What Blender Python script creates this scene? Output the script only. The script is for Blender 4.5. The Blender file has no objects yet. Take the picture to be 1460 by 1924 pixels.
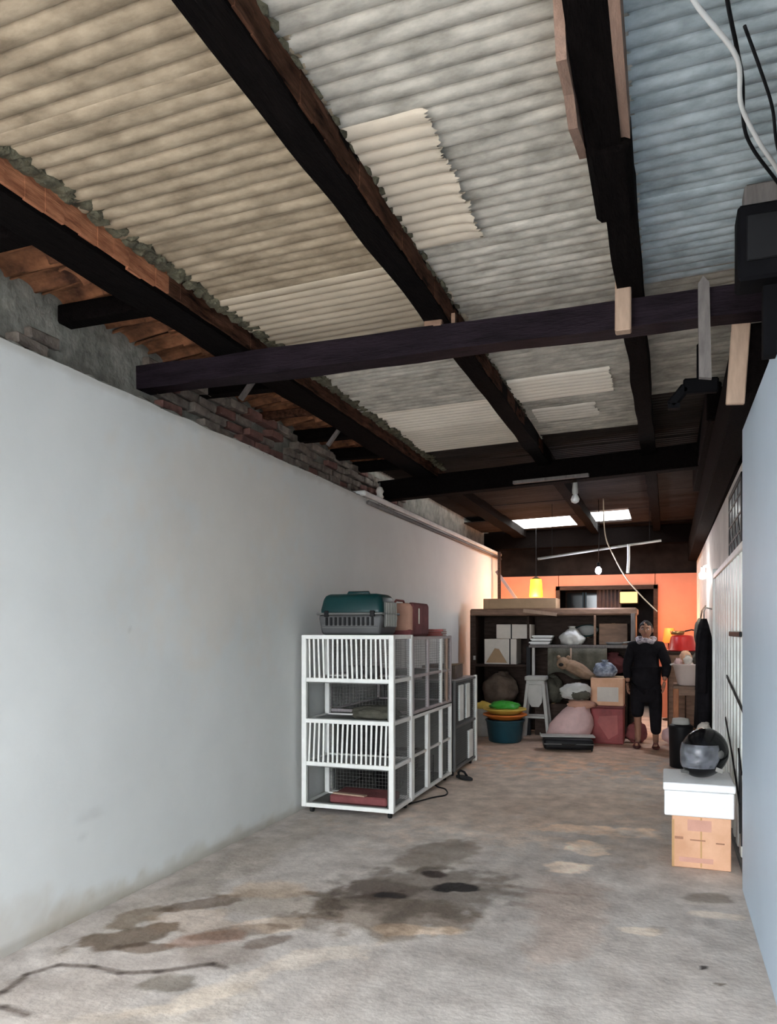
import bpy, bmesh, math, random
import numpy as np
from mathutils import Vector, Matrix, noise as mnoise

R = math.radians
random.seed(7)
SC = bpy.context.scene
COL = SC.collection

# ------------------------------------------------------------------ camera
cam_d = bpy.data.cameras.new('camera')
cam = bpy.data.objects.new('camera', cam_d)
COL.objects.link(cam)
cam.location = (0, 0, 1.5)
cam.rotation_euler = (R(90), 0, R(19.73))
cam_d.sensor_fit = 'HORIZONTAL'
cam_d.sensor_width = 36.0
cam_d.lens = 36.0 * 1450 / 1460
cam_d.shift_y = 221 / 1460
cam_d.clip_start = 0.05
SC.camera = cam

# ------------------------------------------------------------------ sky, sun, exposure
world = bpy.data.worlds.new('sky')
SC.world = world
world.use_nodes = True
bg = world.node_tree.nodes['Background']
bg.inputs[0].default_value = (0.90, 0.95, 1.0, 1)
bg.inputs[1].default_value = 6.0

sun_d = bpy.data.lights.new('sun', 'SUN')
sun_d.energy = 4.5
sun_d.angle = R(6)
sun_d.color = (1.0, 0.95, 0.86)
sun = bpy.data.objects.new('sun', sun_d)
COL.objects.link(sun)
sun.rotation_euler = (R(-32), R(6), 0)      # high, from over the far end: lights the yard behind the camera

SC.view_settings.view_transform = 'Standard'
SC.view_settings.look = 'None'
SC.view_settings.exposure = 1.42
SC.view_settings.gamma = 1.0
SC.view_settings.use_curve_mapping = False
SC.cycles.max_bounces = 10
SC.cycles.diffuse_bounces = 7


# ------------------------------------------------------------------ materials
MATS = {}


def mat(name, c, rough=0.65, metal=0.0, var=0.18, scale=6.0, c2=None, bump=0.0, bscale=40.0,
        emis=None, estr=0.0, trans=0.0, transl=None, attr=None, spec=0.4, stretch=None, alpha=1.0):
    if name in MATS:
        return MATS[name]
    m = bpy.data.materials.new(name)
    m.use_nodes = True
    nt = m.node_tree
    N, L = nt.nodes, nt.links
    b = N['Principled BSDF']
    b.inputs['Roughness'].default_value = rough
    b.inputs['Metallic'].default_value = metal
    b.inputs['Specular IOR Level'].default_value = spec
    b.inputs['Transmission Weight'].default_value = trans
    b.inputs['Alpha'].default_value = alpha
    tc = N.new('ShaderNodeTexCoord')
    oi = N.new('ShaderNodeObjectInfo')
    mul = N.new('ShaderNodeVectorMath'); mul.operation = 'SCALE'
    mul.inputs[0].default_value = (37, 21, 53)
    L.new(oi.outputs['Random'], mul.inputs['Scale'])
    add = N.new('ShaderNodeVectorMath'); add.operation = 'ADD'
    L.new(tc.outputs['Object'], add.inputs[0])
    L.new(mul.outputs[0], add.inputs[1])
    vec = add.outputs[0]
    if stretch:
        mp = N.new('ShaderNodeVectorMath'); mp.operation = 'MULTIPLY'
        mp.inputs[1].default_value = stretch
        L.new(vec, mp.inputs[0])
        vec = mp.outputs[0]
    nz = N.new('ShaderNodeTexNoise')
    nz.inputs['Scale'].default_value = scale
    nz.inputs['Detail'].default_value = 7
    nz.inputs['Roughness'].default_value = 0.62
    L.new(vec, nz.inputs['Vector'])
    rp = N.new('ShaderNodeValToRGB')
    rp.color_ramp.elements[0].position = 0.32
    rp.color_ramp.elements[1].position = 0.68
    a = [max(0, x * (1 - var)) for x in c]
    d = list(c2) if c2 else [min(1, x * (1 + var)) for x in c]
    rp.color_ramp.elements[0].color = (*a, 1)
    rp.color_ramp.elements[1].color = (*d, 1)
    L.new(nz.outputs['Fac'], rp.inputs[0])
    out = rp.outputs[0]
    if attr:
        at = N.new('ShaderNodeAttribute'); at.attribute_name = attr
        mx = N.new('ShaderNodeMix'); mx.data_type = 'RGBA'; mx.blend_type = 'MULTIPLY'
        mx.inputs['Factor'].default_value = 1.0
        L.new(at.outputs['Color'], mx.inputs[6])
        L.new(out, mx.inputs[7])
        out = mx.outputs[2]
    L.new(out, b.inputs['Base Color'])
    if bump:
        n2 = N.new('ShaderNodeTexNoise')
        n2.inputs['Scale'].default_value = bscale
        n2.inputs['Detail'].default_value = 5
        L.new(vec, n2.inputs['Vector'])
        bp = N.new('ShaderNodeBump')
        bp.inputs['Strength'].default_value = bump
        bp.inputs['Distance'].default_value = 0.02
        L.new(n2.outputs['Fac'], bp.inputs['Height'])
        L.new(bp.outputs[0], b.inputs['Normal'])
    if emis:
        b.inputs['Emission Color'].default_value = (*emis, 1)
        b.inputs['Emission Strength'].default_value = estr
    if transl:
        t = N.new('ShaderNodeBsdfTranslucent')
        t.inputs[0].default_value = (*transl, 1)
        ms = N.new('ShaderNodeMixShader'); ms.inputs[0].default_value = 0.7
        L.new(b.outputs[0], ms.inputs[1]); L.new(t.outputs[0], ms.inputs[2])
        L.new(ms.outputs[0], N['Material Output'].inputs[0])
    MATS[name] = m
    return m


M_plaster = mat('plaster_white', (0.65, 0.655, 0.63), 0.75, var=0.05, scale=1.2, bump=0.12, bscale=9, attr='stain_and_light')
M_plaster_r = mat('plaster_blue_white', (0.54, 0.64, 0.75), 0.6, var=0.04, scale=1.0, bump=0.08, bscale=8)
M_plaster_far = mat('plaster_old_white', (0.68, 0.67, 0.64), 0.7, var=0.15, scale=3, bump=0.2, bscale=10)
M_concrete = mat('concrete_floor', (0.52, 0.455, 0.405), 0.8, var=0.18, scale=6, c2=(0.66, 0.595, 0.54), bump=0.25, bscale=30, attr='stain_and_light')
M_yard = mat('yard_concrete', (0.26, 0.235, 0.21), 0.8, var=0.1, scale=2)
M_zinc_tan = mat('zinc_tan', (0.30, 0.225, 0.145), 0.75, var=0.36, scale=13, c2=(0.42, 0.335, 0.235), bump=0.15, bscale=30, stretch=(0.5, 1, 1))
M_zinc_grey = mat('zinc_grey', (0.40, 0.37, 0.315), 0.75, var=0.36, scale=13, c2=(0.58, 0.54, 0.465), bump=0.15, bscale=30, stretch=(0.5, 1, 1))
M_zinc_blue_daylit = mat('zinc_blue_daylit', (0.35, 0.43, 0.46), 0.6, metal=0.0, var=0.36, scale=13, c2=(0.52, 0.60, 0.635), bump=0.15, bscale=30, stretch=(0.5, 1, 1))  # newer bluish zinc, with the cool cast of daylight put into the colour
M_zinc_pale = mat('zinc_pale', (0.84, 0.77, 0.66), 0.6, var=0.08, scale=4, stretch=(0.5, 1, 1))
M_zinc_dark = mat('zinc_shaded', (0.03, 0.024, 0.021), 0.7, var=0.35, scale=4, stretch=(0.5, 1, 1), spec=0.06)  # dimness of the rear roof put into the sheet colour
M_skylight = mat('skylight_sheet', (0.8, 0.8, 0.78), 0.5, var=0.03, transl=(0.95, 0.93, 0.88))
M_beam = mat('beam_black', (0.0032, 0.0022, 0.002), 0.95, var=0.6, scale=7, bump=0.5, bscale=25, stretch=(6, 1, 6), spec=0.06)
M_beam_brown = mat('beam_brown', (0.02, 0.008, 0.005), 0.9, var=0.7, scale=5, c2=(0.11, 0.05, 0.03), bump=0.5, bscale=25, stretch=(6, 1, 6), spec=0.06)
M_beam_red_lit = mat('beam_red_lit', (0.32, 0.095, 0.035), 0.8, var=0.5, scale=6, c2=(0.46, 0.185, 0.09), bump=0.4, bscale=25, stretch=(6, 1, 6))
M_beam_violet = mat('beam_violet', (0.012, 0.008, 0.011), 0.65, var=0.5, scale=5, bump=0.4, bscale=20, stretch=(1, 6, 6), spec=0.06)
M_wood_pink = mat('wood_pinkish', (0.24, 0.15, 0.11), 0.75, var=0.25, scale=6, bump=0.3, stretch=(5, 1, 5))
M_wood_pale = mat('wood_pale', (0.36, 0.25, 0.18), 0.7, var=0.15, scale=8, stretch=(5, 5, 1))
M_wood_grey = mat('wood_greyed', (0.13, 0.115, 0.108), 0.75, var=0.25, scale=8, stretch=(5, 5, 1))
M_wood_dark = mat('wood_dark', (0.045, 0.03, 0.024), 0.6, var=0.4, scale=6, stretch=(1, 5, 5), spec=0.06)
M_wood_mid = mat('wood_brown', (0.19, 0.11, 0.07), 0.6, var=0.3, scale=6, stretch=(1, 5, 5))
M_wood_orange = mat('wood_orange', (0.36, 0.13, 0.05), 0.6, var=0.3, scale=6, stretch=(5, 5, 1))
M_clay = mat('clay_tile', (0.20, 0.065, 0.035), 0.9, var=0.8, scale=6, c2=(0.38, 0.16, 0.075), bump=0.2)
M_mortar = mat('old_mortar', (0.20, 0.19, 0.155), 0.95, var=0.4, scale=7, c2=(0.29, 0.275, 0.23), bump=0.7, bscale=20)
M_brick_g = mat('brick_grimy', (0.15, 0.115, 0.092), 0.95, var=0.45, scale=9, c2=(0.25, 0.205, 0.165), bump=0.6, bscale=25)
M_brick_r = mat('brick_red', (0.15, 0.07, 0.055), 0.9, var=0.35, scale=9, bump=0.6, bscale=25)
M_moss = mat('moss_litter', (0.085, 0.078, 0.05), 0.95, var=0.6, scale=14, bump=0.8, bscale=40)
M_soffit = mat('void_boards', (0.012, 0.009, 0.008), 0.8, var=0.5, scale=4, stretch=(1, 6, 1), spec=0.06)
M_dark_wall = mat('dark_wall', (0.045, 0.038, 0.036), 0.85, var=0.4, scale=3, spec=0.06)
M_orange_wall = mat('peach_wall', (0.55, 0.21, 0.13), 0.75, var=0.1, scale=2)
M_white_metal = mat('white_paint_metal', (0.78, 0.78, 0.74), 0.4, var=0.06, scale=10)
M_offwhite = mat('offwhite_paint', (0.82, 0.85, 0.82), 0.45, var=0.1, scale=6)
M_mauve_metal = mat('mauve_paint_metal', (0.40, 0.35, 0.35), 0.45, var=0.12, scale=8)
M_tray = mat('cage_tray', (0.34, 0.34, 0.32), 0.5, var=0.2, scale=5)
M_darktray = mat('cage_tray_dark', (0.10, 0.10, 0.09), 0.6, var=0.3, scale=5)
M_wire = mat('cage_wire', (0.16, 0.16, 0.15), 0.45, metal=0.3, var=0.1)
M_black = mat('black_plastic', (0.006, 0.006, 0.007), 0.5, var=0.2, scale=5, spec=0.2)
M_blackest = mat('matt_black', (0.004, 0.004, 0.005), 0.8, var=0.3, scale=5, spec=0.08)
M_blackgloss = mat('black_gloss', (0.004, 0.004, 0.005), 0.22, var=0.1, spec=0.4)
M_blackcloth = mat('black_cloth', (0.012, 0.011, 0.013), 0.95, var=0.3, scale=9, bump=0.3, bscale=30, spec=0.06)
M_rubber = mat('dark_rubber', (0.009, 0.009, 0.009), 0.8, var=0.2)
M_teal = mat('teal_plastic', (0.002, 0.032, 0.033), 0.4, var=0.15, scale=3)
M_greyplastic = mat('grey_plastic', (0.11, 0.11, 0.105), 0.5, var=0.12, scale=5)
M_greylight = mat('light_grey_plastic', (0.42, 0.41, 0.38), 0.5, var=0.12, scale=5)
M_peach = mat('peach_fabric', (0.50, 0.27, 0.19), 0.85, var=0.15, scale=6, bump=0.2)
M_maroon = mat('maroon_fabric', (0.19, 0.055, 0.055), 0.85, var=0.25, scale=6, bump=0.2)
M_redbook = mat('red_cover', (0.27, 0.055, 0.045), 0.6, var=0.2)
M_paper = mat('paper', (0.62, 0.56, 0.48), 0.8, var=0.1)
M_card = mat('cardboard', (0.36, 0.24, 0.14), 0.85, var=0.12, scale=5)
M_card_orange = mat('cardboard_orange', (0.68, 0.37, 0.22), 0.8, var=0.1, scale=5, c2=(0.76, 0.46, 0.30))
M_tape = mat('brown_tape', (0.50, 0.29, 0.12), 0.4, var=0.1)
M_inkbrown = mat('carton_print', (0.36, 0.18, 0.11), 0.8, var=0.2)
M_inkpink = mat('carton_print_pink', (0.62, 0.34, 0.26), 0.8, var=0.1)
M_whitecarton = mat('white_carton', (0.60, 0.55, 0.49), 0.75, var=0.08)
M_foam = mat('styrofoam', (0.92, 0.93, 0.94), 0.7, var=0.03, scale=60, bump=0.15, bscale=180)
M_bagwhite = mat('plastic_bag', (0.52, 0.52, 0.49), 0.4, var=0.15, scale=6, bump=0.5, bscale=14)
M_pink = mat('pink_sack', (0.62, 0.42, 0.40), 0.7, var=0.14, scale=5, bump=0.4, bscale=12)
M_red = mat('red_plastic', (0.50, 0.022, 0.018), 0.35, var=0.1)
M_redbox = mat('red_box', (0.28, 0.05, 0.05), 0.6, var=0.3, scale=5)
M_green = mat('green_plastic', (0.04, 0.33, 0.03), 0.45, var=0.1)
M_yellow = mat('yellow_plastic', (0.65, 0.45, 0.08), 0.45, var=0.1)
M_orange = mat('orange_plastic', (0.62, 0.17, 0.03), 0.45, var=0.12)
M_tubblue = mat('tub_blue', (0.012, 0.06, 0.085), 0.4, var=0.15)
M_olive = mat('olive_cloth', (0.085, 0.08, 0.06), 0.9, var=0.35, scale=8, bump=0.3)
M_brownsack = mat('brown_sack', (0.14, 0.10, 0.075), 0.9, var=0.3, scale=7, bump=0.4, bscale=15)
M_fur = mat('brown_plush', (0.26, 0.17, 0.11), 0.95, var=0.25, scale=10, bump=0.4)
M_bluepat = mat('blue_pattern', (0.02, 0.035, 0.09), 0.6, var=0.3, scale=14, c2=(0.40, 0.45, 0.52))
M_skin = mat('skin', (0.30, 0.15, 0.095), 0.55, var=0.08)
M_hair = mat('dark_hair', (0.008, 0.006, 0.005), 0.85, var=0.3, scale=12)
M_scarf = mat('scarf_pattern', (0.12, 0.10, 0.13), 0.9, var=0.5, scale=38, c2=(0.62, 0.55, 0.58))
M_eyewhite = mat('eye_white', (0.6, 0.58, 0.55), 0.4, var=0.02)
M_lips = mat('lips', (0.24, 0.08, 0.07), 0.5, var=0.05)
M_sandal = mat('sandal_red', (0.10, 0.025, 0.022), 0.7, var=0.3)
M_glass = mat('dark_glass', (0.012, 0.02, 0.024), 0.08, var=0.1, spec=0.6)
M_glasspale = mat('pale_pane', (0.66, 0.74, 0.78), 0.15, var=0.1, scale=3, spec=0.6)
M_curtain = mat('grey_curtain', (0.24, 0.215, 0.23), 0.9, var=0.2, scale=4)
M_visor = mat('visor_clear', (0.22, 0.23, 0.26), 0.2, var=0.8, scale=22, alpha=0.42, spec=0.6)
M_whiteplast = mat('white_plastic', (0.70, 0.70, 0.68), 0.4, var=0.05)
M_cord = mat('pale_cord', (0.58, 0.48, 0.36), 0.7, var=0.1)
M_lantern = mat('lantern_shade', (0.8, 0.5, 0.05), 0.5, var=0.02, emis=(1.0, 0.60, 0.01), estr=1.5)
M_bulb_cool = mat('bulb_cool', (0.9, 0.9, 1), 0.3, var=0.0, emis=(0.72, 0.76, 1.0), estr=22)
M_bulb_white = mat('bulb_white', (0.95, 0.95, 0.95), 0.3, var=0.0, emis=(0.95, 0.98, 1.0), estr=18)
M_glowbox = mat('lit_yellow_box', (0.7, 0.5, 0.25), 0.5, var=0.1, emis=(1.0, 0.66, 0.28), estr=0.45)


# ------------------------------------------------------------------ mesh helpers
class MB:
    def __init__(self):
        self.bm = bmesh.new()

    def box(self, c, s, rot=None, bevel=0.0, seg=1):
        r = bmesh.ops.create_cube(self.bm, size=1.0)
        vs = r['verts']
        bmesh.ops.scale(self.bm, vec=s, verts=vs)
        if bevel:
            es = list({e for v in vs for e in v.link_edges})
            rb = bmesh.ops.bevel(self.bm, geom=es, offset=bevel, segments=seg, affect='EDGES', profile=0.6)
            vs = list({v for f in rb['faces'] for v in f.verts} | {v for v in vs if v.is_valid})
            # all verts of the island
            seen = set(vs); st = list(vs)
            while st:
                v = st.pop()
                for e in v.link_edges:
                    o = e.other_vert(v)
                    if o not in seen:
                        seen.add(o); st.append(o)
            vs = list(seen)
        if rot is not None:
            m = rot if isinstance(rot, Matrix) else (Matrix.Rotation(rot[2], 4, 'Z') @ Matrix.Rotation(rot[1], 4, 'Y') @ Matrix.Rotation(rot[0], 4, 'X'))
            bmesh.ops.transform(self.bm, matrix=m, verts=vs)
        bmesh.ops.translate(self.bm, vec=c, verts=vs)
        return vs

    def span(self, a, b, bevel=0.0):          # axis-aligned box by two corners
        c = [(a[i] + b[i]) / 2 for i in range(3)]
        s = [abs(b[i] - a[i]) for i in range(3)]
        return self.box(c, s, bevel=bevel)

    def bar(self, a, b, w, h, bevel=0.0, up=(0, 0, 1)):
        a, b = Vector(a), Vector(b)
        d = b - a
        y = d.normalized()
        u = Vector(up)
        if abs(y.dot(u)) > 0.98:
            u = Vector((0, 1, 0))
        x = y.cross(u).normalized()
        z = x.cross(y)
        m = Matrix((x, y, z)).transposed().to_4x4()
        return self.box((a + b) / 2, (w, d.length, h), m, bevel)

    def tube(self, pts, r, n=8, closed=False):
        pts = [Vector(p) for p in pts]
        rs = r if isinstance(r, (list, tuple)) else [r] * len(pts)
        rings = []
        for i, p in enumerate(pts):
            if closed:
                t = pts[(i + 1) % len(pts)] - pts[i - 1]
            else:
                t = pts[min(i + 1, len(pts) - 1)] - pts[max(i - 1, 0)]
            t.normalize()
            u = Vector((0, 0, 1)) if abs(t.z) < 0.9 else Vector((0, 1, 0))
            x = t.cross(u).normalized(); y = x.cross(t)
            rings.append([self.bm.verts.new(p + (x * math.cos(2 * math.pi * k / n) + y * math.sin(2 * math.pi * k / n)) * rs[i]) for k in range(n)])
        m = len(rings)
        for i in range(m if closed else m - 1):
            a, b = rings[i], rings[(i + 1) % m]
            for k in range(n):
                self.bm.faces.new((a[k], a[(k + 1) % n], b[(k + 1) % n], b[k]))
        if not closed:
            self.bm.faces.new(list(reversed(rings[0]))); self.bm.faces.new(rings[-1])
        return self

    def lathe(self, prof, c=(0, 0, 0), n=24, sx=1.0, sy=1.0):
        rings = []
        for r, z in prof:
            rings.append([self.bm.verts.new((c[0] + sx * r * math.cos(2 * math.pi * k / n), c[1] + sy * r * math.sin(2 * math.pi * k / n), c[2] + z)) for k in range(n)])
        for a, b in zip(rings, rings[1:]):
            for k in range(n):
                self.bm.faces.new((a[k], a[(k + 1) % n], b[(k + 1) % n], b[k]))
        self.bm.faces.new(list(reversed(rings[0])))
        self.bm.faces.new(rings[-1])
        return self

    def blob(self, c, r, amp=0.15, freq=2.0, seed=0, flat=None, sub=4, fn=None):
        ret = bmesh.ops.create_icosphere(self.bm, subdivisions=sub, radius=1.0)
        for v in ret['verts']:
            p = v.co.copy()
            k = 1 + amp * mnoise.noise(p * freq + Vector((seed * 7.3, seed * 3.1, seed))) + amp * 0.5 * mnoise.noise(p * freq * 2.7 + Vector((seed, 9, 4)))
            q = Vector((p.x * r[0], p.y * r[1], p.z * r[2])) * k
            if fn:
                q = fn(q)
            q += Vector(c)
            if flat is not None and q.z < flat:
                q.z = flat + 0.001 * (q.z - flat)
            v.co = q
        return self

    def prism(self, poly, axis, a, b):        # extrude a 2D polygon along an axis
        def P(u, v, w):
            return {'x': (w, u, v), 'y': (u, w, v), 'z': (u, v, w)}[axis]
        lo = [self.bm.verts.new(P(u, v, a)) for u, v in poly]
        hi = [self.bm.verts.new(P(u, v, b)) for u, v in poly]
        n = len(poly)
        self.bm.faces.new(lo); self.bm.faces.new(list(reversed(hi)))
        for i in range(n):
            self.bm.faces.new((lo[i], hi[i], hi[(i + 1) % n], lo[(i + 1) % n]))
        return self

    def mesh(self, name, m, smooth=False):
        bmesh.ops.recalc_face_normals(self.bm, faces=self.bm.faces)
        me = bpy.data.meshes.new(name)
        self.bm.to_mesh(me); self.bm.free()
        if m:
            me.materials.append(m)
        if smooth:
            for p in me.polygons:
                p.use_smooth = True
        return me

    def build(self, name, m, parent=None, smooth=False, loc=None):
        return link(name, self.mesh(name, m, smooth), parent, loc)


def link(name, me, parent=None, loc=None, rot=None):
    o = bpy.data.objects.new(name, me)
    COL.objects.link(o)
    if parent:
        o.parent = parent
    if loc is not None:
        o.location = loc
    if rot is not None:
        o.rotation_euler = rot
    return o


def tag(o, label, cat, group=None, kind=None):
    o['label'] = label
    o['category'] = cat
    if group:
        o['group'] = group
    if kind:
        o['kind'] = kind
    return o


def thing(name, label, cat, loc=(0, 0, 0), rz=0.0, group=None):
    o = bpy.data.objects.new(name, None)
    COL.objects.link(o)
    o.location = loc
    o.rotation_euler = (0, 0, rz)
    o.empty_display_size = 0.1
    return tag(o, label, cat, group)


def struct(o, label):
    o['kind'] = 'structure'
    o['label'] = label
    return o


def part(o, label):
    o['label'] = label
    return o


# value noise in numpy for stains
_rng = np.random.RandomState(3)
_LAT = _rng.rand(256, 256)


def vnoise(x, y):
    xi, yi = np.floor(x).astype(int), np.floor(y).astype(int)
    fx, fy = x - xi, y - yi
    fx = fx * fx * (3 - 2 * fx); fy = fy * fy * (3 - 2 * fy)
    g = lambda a, b: _LAT[a % 256, b % 256]
    return (g(xi, yi) * (1 - fx) + g(xi + 1, yi) * fx) * (1 - fy) + (g(xi, yi + 1) * (1 - fx) + g(xi + 1, yi + 1) * fx) * fy


def fbm(x, y, o=4):
    s, a, t = 0, 0.5, 0
    for k in range(o):
        s = s + a * vnoise(x * 2 ** k + 17 * k, y * 2 ** k + 5 * k); t += a; a *= 0.5
    return s / t


def painted_grid(name, us, vs, place, colour, m):
    """a grid surface whose stains and painted light are stored as a colour attribute"""
    U, V = np.meshgrid(us, vs, indexing='ij')
    co = place(U, V).reshape(-1, 3)
    nu, nv = len(us), len(vs)
    idx = np.arange(nu * nv).reshape(nu, nv)
    q = np.stack([idx[:-1, :-1], idx[1:, :-1], idx[1:, 1:], idx[:-1, 1:]], -1).reshape(-1, 4)
    me = bpy.data.meshes.new(name)
    me.vertices.add(len(co)); me.vertices.foreach_set('co', co.ravel())
    me.loops.add(q.size); me.loops.foreach_set('vertex_index', q.ravel())
    me.polygons.add(len(q))
    me.polygons.foreach_set('loop_start', np.arange(0, q.size, 4))
    me.polygons.foreach_set('loop_total', np.full(len(q), 4))
    me.update(calc_edges=True); me.validate()
    c = np.ones((nu * nv, 4), dtype=np.float32)
    c[:, :3] = colour(U, V).reshape(-1, 3)
    at = me.color_attributes.new('stain_and_light', 'FLOAT_COLOR', 'POINT')
    at.data.foreach_set('color', c.ravel())
    me.materials.append(m)
    for p in me.polygons:
        p.use_smooth = True
    return me


# ================================================================== THE SETTING
# ---- floor
FLOOR_STAINS_AND_LIGHT = [  # X, Y, rx, ry, rotation, colour multiplier, strength, softness
    (-1.38, 4.22, 0.50, 0.42, 0.5, (0.40, 0.37, 0.34), 0.9, 0.5),
    (-1.38, 3.85, 0.40, 0.30, 0.1, (0.56, 0.50, 0.44), 0.9, 0.3),
    (-1.42, 4.95, 0.22, 0.42, -0.25, (0.48, 0.44, 0.40), 0.85, 0.5),
    (-1.55, 4.18, 0.28, 0.18, 0.1, (0.42, 0.36, 0.33), 0.8, 0.35),
    (-1.15, 4.36, 0.13, 0.085, 0.3, (0.05, 0.025, 0.02), 1.0, 0.25),
    (-1.33, 4.56, 0.07, 0.07, 0, (0.13, 0.08, 0.07), 0.95, 0.3),
    (-1.45, 4.12, 0.10, 0.05, 0.2, (0.16, 0.11, 0.09), 0.95, 0.35),
    (-2.00, 3.78, 0.32, 0.24, 0.2, (0.68, 0.64, 0.58), 0.7, 0.5),
    (-2.48, 3.12, 0.26, 0.13, 0.6, (0.36, 0.30, 0.24), 0.95, 0.3),
    (-2.30, 3.05, 0.14, 0.07, 0.2, (0.42, 0.35, 0.29), 0.9, 0.3),
    (-2.60, 3.35, 0.10, 0.16, -0.3, (0.50, 0.44, 0.36), 0.85, 0.35),
    (-2.10, 3.22, 0.20, 0.09, 0.7, (0.80, 0.58, 0.48), 0.75, 0.5),
    (-1.80, 3.30, 0.16, 0.06, 0.8, (0.44, 0.38, 0.34), 0.85, 0.35),
    (-1.72, 3.62, 0.22, 0.12, 0.5, (0.55, 0.50, 0.45), 0.8, 0.4),
    (-2.16, 3.98, 0.22, 0.14, 0.3, (1.12, 0.98, 0.82), 0.7, 0.5),
    (-2.40, 3.62, 0.24, 0.08, 0.8, (0.42, 0.36, 0.31), 0.9, 0.3),
    (-2.28, 3.40, 0.26, 0.18, 0.4, (1.10, 1.00, 0.90), 0.7, 0.4),
    (-2.00, 3.35, 0.24, 0.08, 0.6, (0.50, 0.44, 0.39), 0.85, 0.35),
    (-1.93, 3.10, 0.20, 0.14, 0.4, (0.66, 0.60, 0.56), 0.6, 0.5),
    (-1.98, 2.80, 0.12, 0.09, 0.5, (0.48, 0.46, 0.42), 0.9, 0.3),
    (-1.86, 3.50, 0.17, 0.11, 0.3, (1.45, 1.36, 1.24), 0.9, 0.35),
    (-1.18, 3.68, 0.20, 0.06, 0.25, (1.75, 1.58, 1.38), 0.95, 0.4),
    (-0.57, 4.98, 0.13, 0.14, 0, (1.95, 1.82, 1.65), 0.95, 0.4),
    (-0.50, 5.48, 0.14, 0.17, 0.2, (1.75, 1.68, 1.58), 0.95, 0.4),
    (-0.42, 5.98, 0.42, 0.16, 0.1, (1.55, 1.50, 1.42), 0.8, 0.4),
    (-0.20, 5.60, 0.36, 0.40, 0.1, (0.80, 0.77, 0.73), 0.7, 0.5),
    (-0.45, 6.60, 0.7, 0.7, 0.0, (0.90, 0.84, 0.79), 0.7, 0.6),
    (0.20, 4.68, 0.13, 0.10, 0.2, (0.48, 0.45, 0.41), 0.85, 0.4),
    (0.24, 4.40, 0.12, 0.06, 0.1, (1.45, 1.40, 1.30), 0.9, 0.4),
    (-0.15, 4.05, 0.12, 0.05, 0.1, (1.45, 1.38, 1.26), 0.9, 0.4),
    (-0.04, 4.10, 0.05, 0.04, 0.4, (0.72, 0.66, 0.60), 0.7, 0.4),
    (0.16, 3.71, 0.018, 0.022, 0, (0.10, 0.09, 0.09), 1.0, 0.3),
    (0.22, 3.56, 0.028, 0.02, 0.2, (0.32, 0.28, 0.23), 0.9, 0.4),
    (-0.50, 4.20, 0.20, 0.60, 0.1, (0.88, 0.74, 0.66), 0.6, 0.6),
    (-0.75, 4.48, 0.35, 0.03, 0.0, (0.72, 0.66, 0.62), 0.7, 0.5),
    (-2.30, 2.55, 0.26, 0.20, 0.2, (0.80, 0.77, 0.74), 0.5, 0.5),
    (-1.62, 3.02, 0.10, 0.55, -0.6, (1.25, 1.20, 1.12), 0.8, 0.4),
    (-1.9, 2.5, 0.5, 0.14, 0.9, (1.12, 1.08, 1.00), 0.5, 0.5),
    (-2.62, 4.4, 0.20, 1.3, -0.02, (0.80, 0.77, 0.72), 0.7, 0.6),
    (-1.3, 7.2, 1.5, 1.6, 0.0, (1.34, 1.20, 1.08), 0.85, 0.8),  # brightens the mid floor where the daylight falls off
    (-1.2, 10.4, 1.8, 1.9, 0.0, (1.25, 0.98, 0.78), 0.85, 0.6),  # warm lamp light put into the far floor colour
]
CRACKS = [[(-2.60, 2.36), (-2.59, 2.48), (-2.62, 2.64), (-2.56, 2.76), (-2.40, 2.80), (-2.24, 2.79), (-2.10, 2.86)],
          [(-2.60, 2.36), (-2.48, 2.38), (-2.35, 2.36)],
          [(-2.10, 2.86), (-1.92, 3.0), (-1.84, 2.99)]]


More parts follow.
